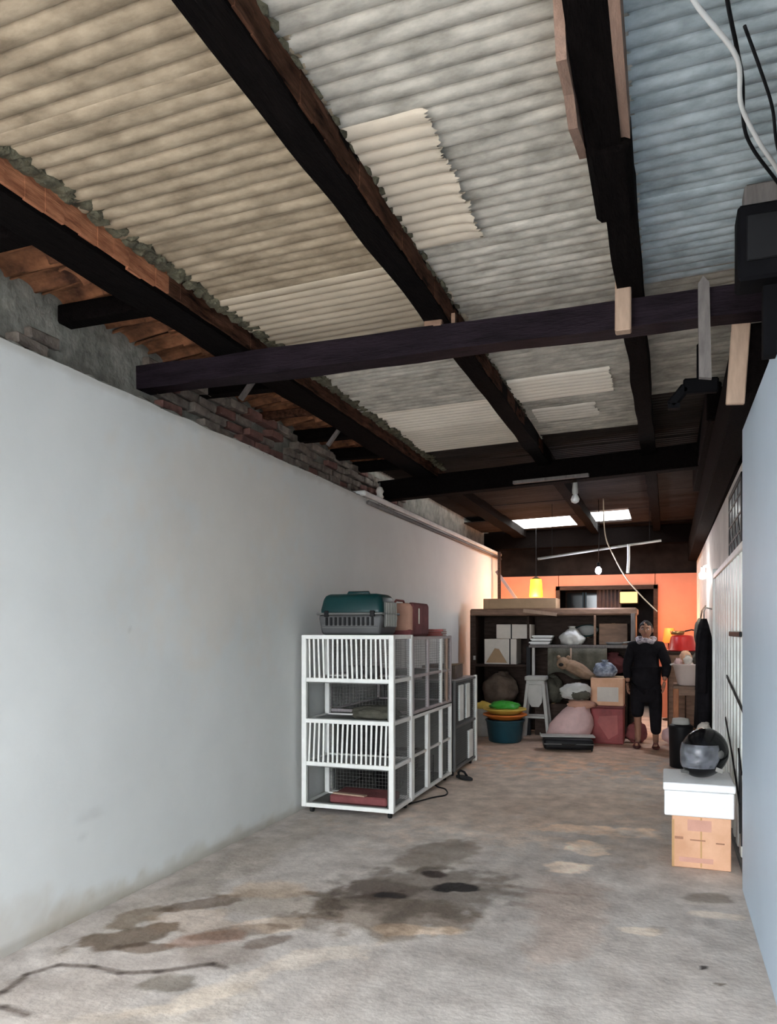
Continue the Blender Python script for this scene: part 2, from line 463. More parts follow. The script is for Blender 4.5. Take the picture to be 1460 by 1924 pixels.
def floor_colour(X, Y):
    w1 = fbm(X * 3.1 + 4, Y * 3.1 + 9) - 0.5
    w2 = fbm(X * 3.3 + 40, Y * 2.9 + 19) - 0.5
    w3 = fbm(X * 14, Y * 14) - 0.5
    w4 = fbm(X * 7 + 50, Y * 4.5 + 23) - 0.5
    c = np.ones(X.shape + (3,))
    big = fbm(X * 1.3 + 3, Y * 1.1 + 2) - 0.5
    c *= (1 + 0.35 * big)[..., None]
    pk = np.clip((fbm(X * 2.3 + 60, Y * 1.7 + 11) - 0.52) * 9, 0, 1)[..., None] * 0.16
    c = c * (1 - pk) + c * np.array((0.80, 0.70, 0.63)) * pk * 1.0 + 0 * c
    gr = fbm(X * 40, Y * 22, 3) - 0.5
    c *= (1 + 0.16 * gr)[..., None]
    mid = fbm(X * 9 + 30, Y * 5 + 7) - 0.5
    c *= (1 + 0.22 * mid)[..., None]
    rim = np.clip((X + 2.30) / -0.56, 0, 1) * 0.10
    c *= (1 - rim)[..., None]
    for (cx, cy, rx, ry, a, col, st, soft) in FLOOR_STAINS_AND_LIGHT:
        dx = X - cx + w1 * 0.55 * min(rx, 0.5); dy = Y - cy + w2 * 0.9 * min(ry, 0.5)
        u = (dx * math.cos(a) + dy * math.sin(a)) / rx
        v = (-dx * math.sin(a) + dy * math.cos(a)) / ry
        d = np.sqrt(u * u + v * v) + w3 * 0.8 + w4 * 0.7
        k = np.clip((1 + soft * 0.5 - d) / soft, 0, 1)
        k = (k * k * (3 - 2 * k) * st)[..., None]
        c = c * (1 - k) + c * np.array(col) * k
    for ln in CRACKS:
        for (ax, ay), (bx, by) in zip(ln, ln[1:]):
            px, py = X + w3 * 0.03, Y + w1 * 0.03
            t = np.clip(((px - ax) * (bx - ax) + (py - ay) * (by - ay)) / ((bx - ax) ** 2 + (by - ay) ** 2), 0, 1)
            d = np.hypot(px - ax - t * (bx - ax), py - ay - t * (by - ay))
            k = np.clip(1.6 - d / (0.010 + 0.014 * np.clip(w4 + 0.5, 0, 1)), 0, 1)[..., None] * 0.8
            c = c * (1 - k) + c * np.array((0.22, 0.18, 0.16)) * k
    return np.clip(c, 0.02, 1.8)


def floor_place(X, Y):
    Z = (fbm(X * 2.2, Y * 2.2) - 0.5) * 0.006 - 0.004
    return np.stack([X, Y, Z], -1)


fx = np.arange(-2.95, 0.98, 0.016)
fy = np.concatenate([np.arange(-2.6, 2.2, 0.1), np.arange(2.2, 6.2, 0.016), np.arange(6.2, 16.2, 0.05)])
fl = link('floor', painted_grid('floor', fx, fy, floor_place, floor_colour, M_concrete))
struct(fl, 'worn grey concrete floor with dark oil stains and pale patches')
yd = MB(); yd.span((-9, -16, -0.15), (9, -2.5, -0.012)); yd = yd.build('floor_yard', M_yard)
struct(yd, 'sunlit concrete yard in front of the garage')

# ---- left wall
WX, WTOP = -2.86, 2.84


def wall_place(Y, Z):
    X = WX + (fbm(Y * 0.9, Z * 0.9) - 0.5) * 0.012
    Z = Z + (Z > WTOP - 0.001) * ((fbm(Y * 2.5, Y * 0 + 3) - 0.5) * 0.03)
    return np.stack([X, Y, Z], -1)


def wall_colour(Y, Z):
    c = np.ones(Y.shape + (3,))
    n = fbm(Y * 4, Z * 4); n2 = fbm(Y * 11 + 7, Z * 11)
    for (cy, cz, ry, rz, col, st) in [(2.75, 0.05, 0.42, 0.15, (0.80, 0.73, 0.66), 0.6), (3.2, 0.03, 0.4, 0.09, (0.82, 0.76, 0.68), 0.55),
                                      (4.5, 0.0, 1.2, 0.09, (0.72, 0.66, 0.56), 0.6), (3.32, 0.52, 0.10, 0.022, (0.75, 0.75, 0.75), 0.4),
                                      (3.25, 0.43, 0.04, 0.012, (0.75, 0.75, 0.75), 0.4), (3.62, 1.5, 0.015, 0.015, (0.7, 0.7, 0.7), 0.5),
                                      (4.7, 2.1, 1.1, 0.8, (1.02, 0.95, 0.89), 0.8)]:  # broad warm bounce light put into the plaster colour
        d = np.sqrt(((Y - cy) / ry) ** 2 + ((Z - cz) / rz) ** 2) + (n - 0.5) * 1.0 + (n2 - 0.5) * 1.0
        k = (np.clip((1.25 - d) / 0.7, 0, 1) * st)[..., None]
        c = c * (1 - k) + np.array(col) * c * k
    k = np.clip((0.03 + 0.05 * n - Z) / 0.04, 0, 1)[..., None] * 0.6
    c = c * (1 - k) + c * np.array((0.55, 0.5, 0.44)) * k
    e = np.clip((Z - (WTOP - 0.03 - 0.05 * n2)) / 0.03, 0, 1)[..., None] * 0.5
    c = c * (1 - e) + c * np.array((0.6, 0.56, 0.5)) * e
    return c


wy = np.concatenate([np.arange(-2.4, 2.4, 0.1), np.arange(2.4, 6.0, 0.025), np.arange(6.0, 14.21, 0.06)])
wz = np.append(np.arange(-0.03, WTOP, 0.03), WTOP)
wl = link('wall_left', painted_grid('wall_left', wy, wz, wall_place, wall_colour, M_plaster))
struct(wl, 'long white plastered wall on the left')
m = MB(); m.span((-3.10, -2.4, 0), (-2.885, 14.2, WTOP - 0.02)); m.build('wall_core', M_mortar, wl)
# rough ledge of mortar along the wall top
m = MB()
for i in range(60):
    y = 2.0 + i * 0.105
    m.blob((-2.93, y, WTOP - 0.005), (0.065, 0.08, 0.022 + 0.02 * random.random()), 0.35, 2.5, i, sub=2)
o = m.build('mortar_ledge', M_mortar, wl, True); o['kind'] = 'stuff'
# smooth capping along the far part of the wall
m = MB(); m.span((-3.0, 7.2, 2.845), (-2.83, 14.1, 2.90), 0.012); m.build('wall_capping', M_plaster_far, wl)
m = MB(); m.tube([(-2.835, 7.3, 2.79), (-2.835, 14.0, 2.79)], 0.022, 10); m.build('wall_pipe', M_wood_grey, wl, True)

# upper old brick wall standing behind the white wall
wu = MB(); wu.span((-3.35, -2.4, 2.7), (-3.075, 14.2, 3.55)); wu = wu.build('wall_left_upper', M_mortar)
struct(wu, 'old grimy brick and mortar wall above the white wall')
bmesh_bricks = []
for k in range(4):
    b = MB(); vs = b.box((0, 0, 0), (0.11, 0.215, 0.062), bevel=0.008)
    for v in b.bm.verts:
        v.co += Vector((mnoise.noise(v.co * 9 + Vector((k, 0, 0))), mnoise.noise(v.co * 9 + Vector((0, k, 3))), mnoise.noise(v.co * 9 + Vector((5, 0, k))))) * 0.008
    bmesh_bricks.append(b.mesh('brick', M_brick_g if k < 3 else M_brick_r))
for c in range(5):
    for i in range(30):
        y = 2.0 + i * 0.236 + (c % 2) * 0.118
        z = 2.865 + c * 0.077
        if y < 4.1 and random.random() < 0.85:
            continue
        if random.random() < 0.08:
            continue
        br = link('brick', bmesh_bricks[random.randrange(4) if y > 4 else random.randrange(3)], wu,
                  (-3.075 + random.uniform(-0.02, 0.03), y, z), (random.uniform(-.04, .04), random.uniform(-.04, .04), random.uniform(-.06, .06)))

# ---- right walls
m = MB(); m.span((0.42, -2.3, -0.02), (0.60, 4.90, 2.66), 0.006)
wr = struct(m.build('wall_right', M_plaster_r), 'pale blue-white plastered wall at the right edge')
m = MB(); m.span((0.50, 4.88, -0.02), (0.66, 14.2, 2.655))
wrf = struct(m.build('wall_right_far', M_plaster_far), 'old off-white wall running back on the right')
m = MB(); m.span((0.86, -2.2, 2.2), (0.96, 14.2, 3.45))
wru = struct(m.build('wall_right_upper', M_dark_wall), 'dark boarded wall above the right wall')
m = MB(); m.span((0.60, -2.3, 2.50), (0.9, 14.2, 2.6)); m.build('wall_ledge', M_dark_wall, wru)

# ---- back wall with doorway
m = MB()
m.span((-3.1, 14.0, -0.02), (-1.79, 14.15, 2.46))
m.span((-0.17, 14.0, -0.02), (0.66, 14.15, 2.46))
m.span((-1.80, 14.0, 2.22), (-0.16, 14.15, 2.46))
wb = struct(m.build('wall_back', M_orange_wall), 'peach orange wall at the far end with a doorway')
m = MB(); m.span((-3.1, 14.05, 2.44), (0.96, 14.2, 3.5)); m.build('void_gable', M_soffit, wb)  # dark boarding stands in for the shaded void under the roof
# dark room behind it
m = MB()
m.span((-2.3, 16.0, -0.02), (0.4, 16.1, 2.6)); m.span((-2.3, 14.15, -0.02), (-2.2, 16.0, 2.6)); m.span((0.3, 14.15, -0.02), (0.4, 16.0, 2.6))
m.span((-2.3, 14.15, 2.5), (0.4, 16.1, 2.6))
struct(m.build('wall_inner_room', M_dark_wall), 'dark walls of the room beyond the doorway')
# door frame
m = MB(); m.span((-1.84, 13.965, 0), (-1.77, 14.05, 2.27)); m.span((-0.19, 13.965, 0), (-0.12, 14.05, 2.27)); m.span((-1.84, 13.965, 2.20), (-0.12, 14.05, 2.27))
struct(m.build('trim_1', M_wood_dark), 'dark wooden frame of the far doorway')

# ---- roof: corrugated sheets
PITCH = 0.077


def sheet_mesh(name, length, n_corr, m, curl=0.0, ragged=0.0, seed=0):
    rnd = random.Random(seed)
    per = 14
    ny = n_corr * per + 1
    xs = [0, 0.02, 0.10, 0.25, 0.5, 0.75, 0.9, 0.98, 1.0]
    co, fa = [], []
    rg = [rnd.uniform(-1, 1) * ragged for _ in range(ny)]
    for i, u in enumerate(xs):
        for j in range(ny):
            y = j * PITCH / per
            w = math.sqrt(abs(math.sin(math.pi * j / per))) if 0 < j < ny - 1 else 0.0
            z = 0.010 - 0.020 * w + 0.004 * mnoise.noise(Vector((u * 3 + seed, y * 2, 0)))
            if curl:
                z -= curl * max(0, (u - 0.8) / 0.2) ** 2 * (0.5 + 0.5 * mnoise.noise(Vector((y * 7, seed, 1))))
            x = u * length
            if i == len(xs) - 1:
                x += rg[j] * 0.6 + 0.02 * mnoise.noise(Vector((y * 6, seed, 5)))
            co.append((x, y, z))
    for i in range(len(xs) - 1):
        for j in range(ny - 1):
            a = i * ny + j
            fa.append((a, a + 1, a + ny + 1, a + ny))
    me = bpy.data.meshes.new(name)
    me.from_pydata(co, [], fa)
    me.materials.append(m)
    for k, p in enumerate(me.polygons):
        p.use_smooth = (k % (ny - 1)) % per not in (0, per - 1)
    return me


roof = bpy.data.objects.new('ceiling', None); COL.objects.link(roof)
struct(roof, 'low roof of overlapping corrugated metal sheets')


def zroof(x):
    return 3.315 + 0.03 * (x + 0.6)


SH = {}


def sheet(x0, x1, y0, n, m, drop=0.0, ragged=0.01, curl=0.0, yaw=0.0):
    L = x1 - x0
    key = (round(L, 2), n, m.name, ragged, curl, random.randrange(2))
    if key not in SH:
        SH[key] = sheet_mesh('sheet', L, n, m, curl, ragged, len(SH))
    return link('sheet', SH[key], roof, (x0, y0, zroof(x0) - drop), (0, -math.atan(0.03), yaw))


# column A (left), rows
rows_a = [(-1.56, 'z'), (-0.83, 'z'), (-0.1, 'z'), (0.64, 'z'), (1.38, 'z'), (2.10, 't'), (2.83, 't'), (3.57, 'p2'), (4.30, 'g'), (5.02, 'g'), (5.74, 'p'), (6.46, 'p3'), (7.18, 'd'), (7.90, 'd'), (8.62, 'd'), (9.34, 'd'), (10.06, 'd'), (10.78, 'd'), (11.5, 'd')]  # rows behind the camera added to push the daylight opening back
MA = {'z': M_zinc_tan, 't': M_zinc_tan, 'p2': mat('zinc_light_tan', (0.45, 0.375, 0.28), 0.6, var=0.18, scale=5, stretch=(0.5, 1, 1)), 'g': M_zinc_grey, 'p3': mat('zinc_clean', (0.70, 0.63, 0.53), 0.6, var=0.12, scale=5, stretch=(0.5, 1, 1)), 'p': M_zinc_pale, 'd': M_zinc_dark, 'b': M_zinc_blue_daylit}
for i, (y, k) in enumerate(rows_a):
    sheet(-2.62, -1.08, y, 11, MA[k], drop=(i % 2) * 0.011, yaw=random.uniform(-0.006, 0.006))
# the sheet whose ragged end shows beside the middle purlin
sheet(-1.22, -0.775, 2.53, 12, mat('zinc_warm', (0.58, 0.50, 0.395), 0.75, var=0.22, scale=5, stretch=(0.5, 1, 1)), drop=0.022, ragged=0.02, curl=0.02)
rows_b = [(-1.66, 'g'), (-0.94, 'g'), (-0.22, 'g'), (0.5, 'g'), (1.22, 'g'), (1.94, 'g'), (2.66, 'g'), (3.42, 'g'), (4.16, 'g'), (4.88, 'g'), (5.60, 'g'), (6.32, 'g'), (7.04, 'd'), (7.76, 'd'), (8.48, 'd'), (9.20, 'd'), (9.92, 'd'), (10.64, 'd'), (11.36, 'd')]
for i, (y, k) in enumerate(rows_b):
    sheet(-1.16, -0.10, y, 11, MA[k], drop=(i % 2) * 0.011 - 0.004, yaw=random.uniform(-0.006, 0.006))
# pale patch sheets in the second bay
sheet(-1.10, -0.36, 5.50, 7, M_zinc_pale, drop=0.022, ragged=0.012)
sheet(-1.02, -0.52, 6.30, 5, mat('zinc_patch', (0.66, 0.61, 0.53), 0.6, var=0.1, scale=4), drop=0.022, ragged=0.012)
rows_c = [(-1.6, 'b'), (-0.88, 'b'), (-0.16, 'b'), (0.56, 'b'), (1.28, 'b'), (2.0, 'b'), (2.72, 'b'), (3.44, 'b'), (4.16, 'g'), (4.88, 'g'), (5.60, 'g'), (6.32, 'd'), (7.04, 'd'), (7.76, 'd'), (8.48, 'd'), (9.20, 'd'), (9.92, 'd'), (10.64, 'd'), (11.36, 'd'), (12.08, 'd'), (12.80, 'd'), (13.5, 'd')]
for i, (y, k) in enumerate(rows_c):
    sheet(-0.22, 0.92, y, 11, MA[k], drop=(i % 2) * 0.011, yaw=random.uniform(-0.006, 0.006))
# far bay: translucent skylight sheets set among darkened ones
for x0, x1 in ((-2.62, -1.08), (-1.16, -0.10)):
    for y in (13.45,):
        sheet(x0, x1, y, 10, M_zinc_dark)
o = sheet(-2.42, -1.36, 12.30, 15, M_skylight); part(o, 'glowing translucent skylight sheet')
o = sheet(-1.20, -0.46, 12.05, 15, M_skylight); part(o, 'glowing translucent skylight sheet')
sheet(-3.1, -2.40, 12.2, 17, M_zinc_dark, 0.01)
sheet(-0.52, -0.10, 12.05, 19, M_zinc_dark, 0.01)
sheet(-1.40, -1.18, 12.2, 17, M_zinc_dark, 0.012)
for y in (-1.9, -0.65, 0.6, 1.9, 3.18, 4.46, 5.74, 7.02, 8.3, 9.58, 10.86, 12.14, 13.0):
    sheet(-3.4, -2.50, y, 17, M_zinc_dark, -0.085)  # dark strip added over the eave tiles to seal out light from above

# ---- purlins and beams
def timber(name, label, segs, w, h, m, side=None, side_m=None, group=None):
    """a long rough timber; segs = centre points of its top"""
    t = thing(name, label, 'beam', (0, 0, 0), 0, group)
    mb = MB()
    pts = []
    for a, b in zip(segs, segs[1:]):
        n = max(2, int((Vector(b) - Vector(a)).length / 0.12))
        for i in range(n):
            pts.append(Vector(a).lerp(Vector(b), i / n))
    pts.append(Vector(segs[-1]))
    d = (pts[-1] - pts[0]).normalized()
    x = d.cross(Vector((0, 0, 1))).normalized()
    rings = []
    for i, p in enumerate(pts):
        j = lambda s: 0.012 * mnoise.noise(p * 2.1 + Vector((s * 5.3, s, 0)))
        ww, hh = w / 2, h
        rings.append([mb.bm.verts.new(q) for q in (p + x * (-ww + j(1)), p + x * (ww + j(2)), p + x * (ww + j(3)) + Vector((0, 0, -hh + j(4))), p + x * (-ww + j(5)) + Vector((0, 0, -hh + j(6))))])
    for a, b in zip(rings, rings[1:]):
        for k in range(4):
            mb.bm.faces.new((a[k], a[(k + 1) % 4], b[(k + 1) % 4], b[k]))
    mb.bm.faces.new(rings[0]); mb.bm.faces.new(list(reversed(rings[-1])))
    o = mb.build('timber', m, t)
    return t, o


t, _ = timber('roof_purlin', 'thick dark purlin with a reddish flank along the left wall', [(-2.42, -1.9, 3.29), (-2.42, 14, 3.29)], 0.21, 0.16, M_beam)
m = MB()  # thin reddish strip with the side's orange light put into its colour
for i in range(20):
    y = 1.2 + i * 0.1
    m.box((-2.302 + 0.003 * math.sin(i * 1.7), y + 0.05, 3.215 + 0.006 * math.sin(i)), (0.014, 0.1005, 0.135 + 0.008 * math.sin(i * 2.3)))
part(m.build('flank_tint', M_beam_red_lit, t), 'reddish purlin flank with orange light put into its colour')
m = MB()
for i in range(52):
    y = 3.2 + i * 0.1
    m.box((-2.302 + 0.003 * math.sin(i * 1.7), y + 0.05, 3.215), (0.012, 0.1005, 0.13))
m.build('flank_tint', M_beam_brown, t)
t, _ = timber('roof_purlin', 'black middle purlin crossing the whole roof', [(-1.165, -1.9, 3.275), (-1.15, 4.2, 3.275), (-1.13, 14, 3.275)], 0.125, 0.125, M_beam)
m = MB()
for i in range(90):
    y = 1.2 + i * 0.1
    m.box((-1.09 + 0.004 * math.sin(i * 1.3), y + 0.05, 3.215), (0.012, 0.1005, 0.10 + 0.01 * math.sin(i * 2.1)))
part(m.build('flank_tint', M_beam_brown, t), 'brown flank of the purlin')
t, _ = timber('roof_purlin', 'black right purlin patched with splintered pinkish boards', [(-0.20, -1.9, 3.30), (-0.20, 2.75, 3.30), (-0.165, 3.2, 3.30), (-0.13, 14, 3.30)], 0.115, 0.15, M_beam)
m = MB()   # splintered board on the left flank
m.prism([(2.15, 3.25), (2.22, 3.11), (2.40, 3.13), (2.52, 3.10), (2.68, 3.15), (2.86, 3.20), (2.84, 3.22), (2.60, 3.22), (2.40, 3.27)], 'x', -0.292, -0.262)
part(m.build('splice_board', M_wood_pink, t), 'splintered pinkish board')
m = MB(); m.prism([(1.4, 3.27), (1.4, 3.16), (2.3, 3.15), (2.76, 3.17), (2.80, 3.20), (2.70, 3.27)], 'x', -0.142, -0.112)
part(m.build('splice_board', M_wood_pink, t), 'pale brown splice board')
m = MB(); m.box((-0.185, 2.98, 3.20), (0.15, 0.5, 0.13), bevel=0.02); m.build('splice_block', M_beam, t)

t = thing('cross_beam', 'long dark violet-black beam spanning the garage under the purlins', 'beam')
m = MB()
N = 34
rings = []
for i in range(N + 1):
    u = i / N
    x = -3.2 + u * 4.05
    j = lambda s: 0.010 * mnoise.noise(Vector((x * 2.3, s * 4.1, 1)))
    rings.append([m.bm.verts.new(q) for q in ((x, 3.96 + j(1), 2.985 + j(2)), (x, 3.96 + j(3), 3.125 + j(4)), (x, 4.10 + j(5), 3.125), (x, 4.10 + j(6), 2.985 + j(7)))])
for a, b in zip(rings, rings[1:]):
    for k in range(4):
        m.bm.faces.new((a[k], a[(k + 1) % 4], b[(k + 1) % 4], b[k]))
m.bm.faces.new(rings[0]); m.bm.faces.new(rings[-1])
m.build('timber', M_beam_violet, t)
m = MB(); m.box((-1.17, 3.985, 3.14), (0.10, 0.05, 0.05), bevel=0.006); m.box((-1.06, 3.985, 3.135), (0.02, 0.03, 0.09)); m.build('cleat', M_wood_mid, t)

o = MB(); o.box((-0.192, 3.915, 3.09), (0.075, 0.06, 0.30), (R(-4), 0, R(0)), bevel=0.006)
tag(o.build('wood_block', M_wood_pale), 'pale pinkish wooden block nailed where right purlin meets the beam', 'block')
o = MB()
o.prism([(0.145, 3.13), (0.168, 3.165), (0.195, 3.13), (0.205, 2.68), (0.15, 2.69)], 'y', 3.915, 3.95)
tag(o.build('wood_strip', M_wood_grey), 'greyish pointed wooden strip hanging from the beam', 'strip')

t = thing('cross_beam', 'black tie beam across the middle of the roof', 'beam')
m = MB(); m.bar((-3.2, 8.20, 3.05), (0.85, 7.62, 3.12), 0.16, 0.22, 0.01); m.build('timber', M_beam, t)
m = MB(); m.bar((-1.45, 7.80, 2.99), (-0.70, 7.70, 3.0), 0.05, 0.03); part(m.build('batten', M_wood_grey, t), 'greyish batten on the tie beam')
t = thing('cross_beam', 'black beam behind the skylight at the far end', 'beam')
m = MB(); m.bar((-3.2, 13.75, 3.08), (0.85, 13.75, 3.10), 0.16, 0.30, 0.01); m.build('timber', M_beam, t)
t = thing('wall_plate', 'dark timber plate running along the top of the right wall', 'beam')
m = MB(); m.bar((0.40, 4.15, 2.83), (0.44, 14, 2.83), 0.15, 0.34, 0.01); m.build('timber', M_beam, t)
m = MB(); m.bar((0.33, 6.0, 3.14), (0.33, 9.0, 3.14), 0.10, 0.28, 0.01); m.build('timber', M_beam, t)

# upright warm-lit board above the right wall
o = MB(); o.box((0.335, 4.125, 2.80), (0.085, 0.03, 0.40), (0, R(4), 0), bevel=0.005)
tag(o.build('wood_board', M_wood_pale), 'pale upright board behind the beam above the right wall', 'board')

# black bracket hanging under the roof
t = thing('metal_bracket', 'black bent iron bracket hanging below the second bay roof', 'bracket', (0, 0, 0))
m = MB(); m.box((0.205, 5.0, 3.10), (0.055, 0.04, 0.24), bevel=0.01); m.build('upright', M_blackest, t)
m = MB(); m.bar((0.30, 5.0, 2.96), (0.10, 5.0, 2.97), 0.05, 0.09, 0.01); m.build('arm', M_blackest, t)
m = MB(); m.bar((0.12, 5.0, 2.97), (0.03, 5.0, 2.86), 0.05, 0.06, 0.01); m.box((0.05, 5.0, 2.855), (0.07, 0.05, 0.03)); m.build('hook', M_blackest, t)
m = MB(); m.bar((0.205, 5.0, 3.2), (0.205, 5.0, 3.34), 0.03, 0.02); m.build('hanger', M_blackest, t)

# rafter stubs and clay tiles along the left eave
for i, (y, z, lab) in enumerate([(2.55, 3.19, 'nearest short black rafter stub above the white wall'),
                                 (3.36, 3.20, 'short black rafter stub just before the long cross beam'),
                                 (4.70, 3.19, 'short black rafter stub just past the long cross beam'),
                                 (5.45, 3.20, 'thin reddish rafter stub past the cross beam'),
                                 (6.15, 3.20, 'dark rafter stub midway along the white wall'),
                                 (6.95, 3.21, 'far dark rafter stub above the cages'),
                                 (7.5, 3.20, 'farthest dark rafter stub before the tie beam')]):
    t = thing('rafter', lab, 'rafter', (-2.8, y, z), 0, 'rafter stubs along the left eave')
    m = MB(); m.box((0, 0, 0), (0.66 if i != 3 else 0.5, 0.11 if i != 3 else 0.06, 0.10 if i != 3 else 0.06), (0, 0, R(2 * ((i % 3) - 1))), bevel=0.01)
    m.build('timber', M_beam_brown if i == 3 else M_beam, t)
    if i in (2, 4):
        m = MB(); m.box((0.16, -0.07, 0.0), (0.03, 0.03, 0.30), (0, R(40), 0)); m.build('splint', M_wood_grey, t)

tile_me = MB()
prof = []
for k in range(9):
    a = math.pi * k / 8
    prof.append((0.085 * math.cos(a), 0.045 * math.sin(a)))
for k in range(8, -1, -1):
    a = math.pi * k / 8
    prof.append((0.073 * math.cos(a), 0.033 * math.sin(a)))
tile_me.prism(prof, 'x', -0.2, 0.2)
tile_me = tile_me.mesh('roof_tile', M_clay)
for i in range(30):
    y = 2.15 + i * 0.185
    for r in range(2):
        o = link('roof_tile', tile_me, None, (-2.93 + r * 0.34, y + random.uniform(-.02, .02), 3.262 + r * 0.02), (random.uniform(-.1, .1), R(-6) + random.uniform(-.08, .08), random.uniform(-.12, .12)))
        tag(o, 'old orange clay tile lying on the rafter stubs at the left eave', 'tile', 'clay tiles under the left eave')
# leaf litter and moss on top of the left purlin edge
m = MB()
for i in range(330):
    y = 1.2 + i * 0.021
    m.blob((-2.285 + random.uniform(-.02, .06) * (0.5 + mnoise.noise(Vector((y * 1.3, 0, 0)))), y, 3.262 + random.uniform(-.02, .008)), (0.03 + 0.03 * random.random(), 0.04, 0.02), 0.5, 3, i, sub=1)
o = m.build('moss_litter', M_moss, None); tag(o, 'dark moss and leaf litter caught along the left purlin', 'moss', kind='stuff')
m = MB()
for i in range(70):
    y = 1.2 + i * 0.075
    m.blob((-1.088 + random.uniform(-.01, .012), y, 3.275 + random.uniform(-.012, .008)), (0.012 + 0.01 * random.random(), 0.035, 0.012), 0.5, 3, i, sub=1)
o = m.build('moss_litter', M_moss, None); tag(o, 'green-brown moss caught along the middle purlin', 'moss', kind='stuff')

# black meter box and post at the top of the right wall
t = thing('meter_box', 'black box mounted high on the right wall under the roof', 'box', (0.40, 3.42, 2.88))
m = MB(); m.box((0, 0, 0.15), (0.26, 0.16, 0.30), bevel=0.012); m.build('body', M_blackest, t)
m = MB(); m.box((-0.02, -0.085, 0.16), (0.16, 0.012, 0.18), bevel=0.005); m.build('cover', M_black, t)
m = MB(); m.box((0.02, 0.03, -0.13), (0.10, 0.06, 0.30)); m.build('bracket', M_blackest, t)
o = MB(); o.box((0.42, 3.46, 3.235), (0.24, 0.12, 0.11), bevel=0.01)
tag(o.build('wood_block', M_wood_grey), 'weathered wooden block on top of the black meter box', 'block')

# cables
def cable(name, label, pts, r, m, cat='cable'):
    P = [Vector(p) for p in pts]
    out = []
    for i in range(len(P) - 1):
        p0, p1, p2, p3 = P[max(i - 1, 0)], P[i], P[i + 1], P[min(i + 2, len(P) - 1)]
        for k in range(8):
            t = k / 8
            out.append(0.5 * ((2 * p1) + (p2 - p0) * t + (2 * p0 - 5 * p1 + 4 * p2 - p3) * t * t + (3 * p1 - p0 - 3 * p2 + p3) * t ** 3))
    out.append(P[-1])
    mb = MB(); mb.tube(out, r, 8)
    return tag(mb.build(name, m, None, True), label, cat)


cable('cable', 'white cable sagging under the blue sheets at the upper right', [(-0.02, 1.95, 3.2), (0.07, 2.21, 3.18), (0.195, 2.46, 3.17), (0.225, 2.66, 3.15), (0.30, 2.86, 3.13), (0.375, 3.03, 3.12), (0.46, 3.3, 3.1)], 0.0075, M_whiteplast)
cable('cable', 'black cable looping beside the white cable at the upper right', [(0.14, 2.0, 3.25), (0.15, 2.24, 3.23), (0.20, 2.50, 3.22), (0.225, 2.62, 3.2), (0.245, 2.80, 3.17), (0.285, 2.92, 3.15), (0.38, 3.10, 3.12), (0.47, 3.3, 3.1)], 0.006, M_black)
cable('cable', 'thin black cable hanging right of the white cable', [(0.215, 2.44, 3.24), (0.27, 2.58, 3.2), (0.32, 2.72, 3.16), (0.35, 2.86, 3.12), (0.40, 3.04, 3.1)], 0.005, M_black)

# ================================================================== GATE AND WINDOW on the right wall
t = thing('folding_gate', 'white folding metal gate with black links against the right wall', 'gate', (0.5, 5.15, 0))
slat = MB(); slat.span((-0.045, 0, 0.04), (-0.02, 0.12, 2.0), 0.006); slat = slat.mesh('slat', M_offwhite)
for i in range(24):
    link('slat', slat, t, (0.012 * (i % 2), i * 0.13, 0))
m = MB(); m.span((-0.055, -0.02, 2.0), (-0.01, 3.15, 2.05), 0.005); m.build('top_rail', M_offwhite, t)
m = MB(); m.span((-0.055, -0.02, 0.0), (-0.01, 3.15, 0.035)); m.build('bottom_track', M_greyplastic, t)
m = MB(); m.box((-0.052, 0.62, 1.47), (0.016, 0.85, 0.035), bevel=0.004); m.build('bolt', M_black, t)
for (y0, z0, y1, z1) in [(1.35, 1.14, 0.02, 1.0), (1.5, 0.80, 0.9, 0.62), (0.95, 0.64, 0.25, 0.38), (0.35, 0.72, 0.12, 0.60), (0.30, 0.70, 0.24, 0.2), (0.16, 0.62, 0.12, 0.15)]:
    m = MB(); m.bar((-0.052, y0, z0), (-0.052, y1, z1), 0.008, 0.022); m.build('scissor_link', M_black, t)
m = MB(); m.span((-0.06, 3.1, 0), (0.0, 3.18, 2.1), 0.006); m.build('end_post', M_offwhite, t)

t = bpy.data.objects.new('window_1', None); COL.objects.link(t); t.location = (0.5, 5.72, 2.05)
struct(t, 'small barred window high on the right wall')
m = MB()
for a, b in (((-0.03, 0, 0), (0.0, 0.04, 0.52)), ((-0.03, 1.06, 0), (0.0, 1.10, 0.52)), ((-0.03, 0, 0), (0, 1.1, 0.035)), ((-0.03, 0, 0.485), (0, 1.1, 0.52))):
    m.span((a[0] * 0.6, a[1], a[2]), b)
m.build('window_frame', M_black, t)
for k in range(4):
    m = MB(); m.span((-0.012, 0.05 + k * 0.255, 0.04), (-0.006, 0.285 + k * 0.255, 0.48)); m.build('pane', M_glasspale, t)
for k in range(1, 4):
    m = MB(); m.span((-0.016, 0.03 + k * 0.256, 0.02), (-0.008, 0.055 + k * 0.256, 0.5)); m.build('bar', M_black, t)
for k in range(1, 4):
    m = MB(); m.span((-0.017, 0.02, 0.13 * k - 0.008), (-0.009, 1.08, 0.13 * k + 0.008)); m.build('bar', M_black, t)
for k in range(4):
    m = MB(); m.bar((-0.014, 0.06 + k * 0.256, 0.04), (-0.014, 0.28 + k * 0.256, 0.25), 0.006, 0.014); m.build('bar', M_black, t)
o = MB(); o.span((-0.02, 0.0, -0.14), (-0.002, 0.9, -0.01))
part(o.build('sill_board', M_greyplastic, t), 'grey sill board')

# ================================================================== CAGES
def posts(t, m, X0, X1, Y0, Y1, z0, z1, w):
    for x in (X0, X1):
        for y in (Y0, Y1):
            b = MB(); b.span((x - w / 2, y - w / 2, z0), (x + w / 2, y + w / 2, z1), 0.003); b.build('post', m, t)


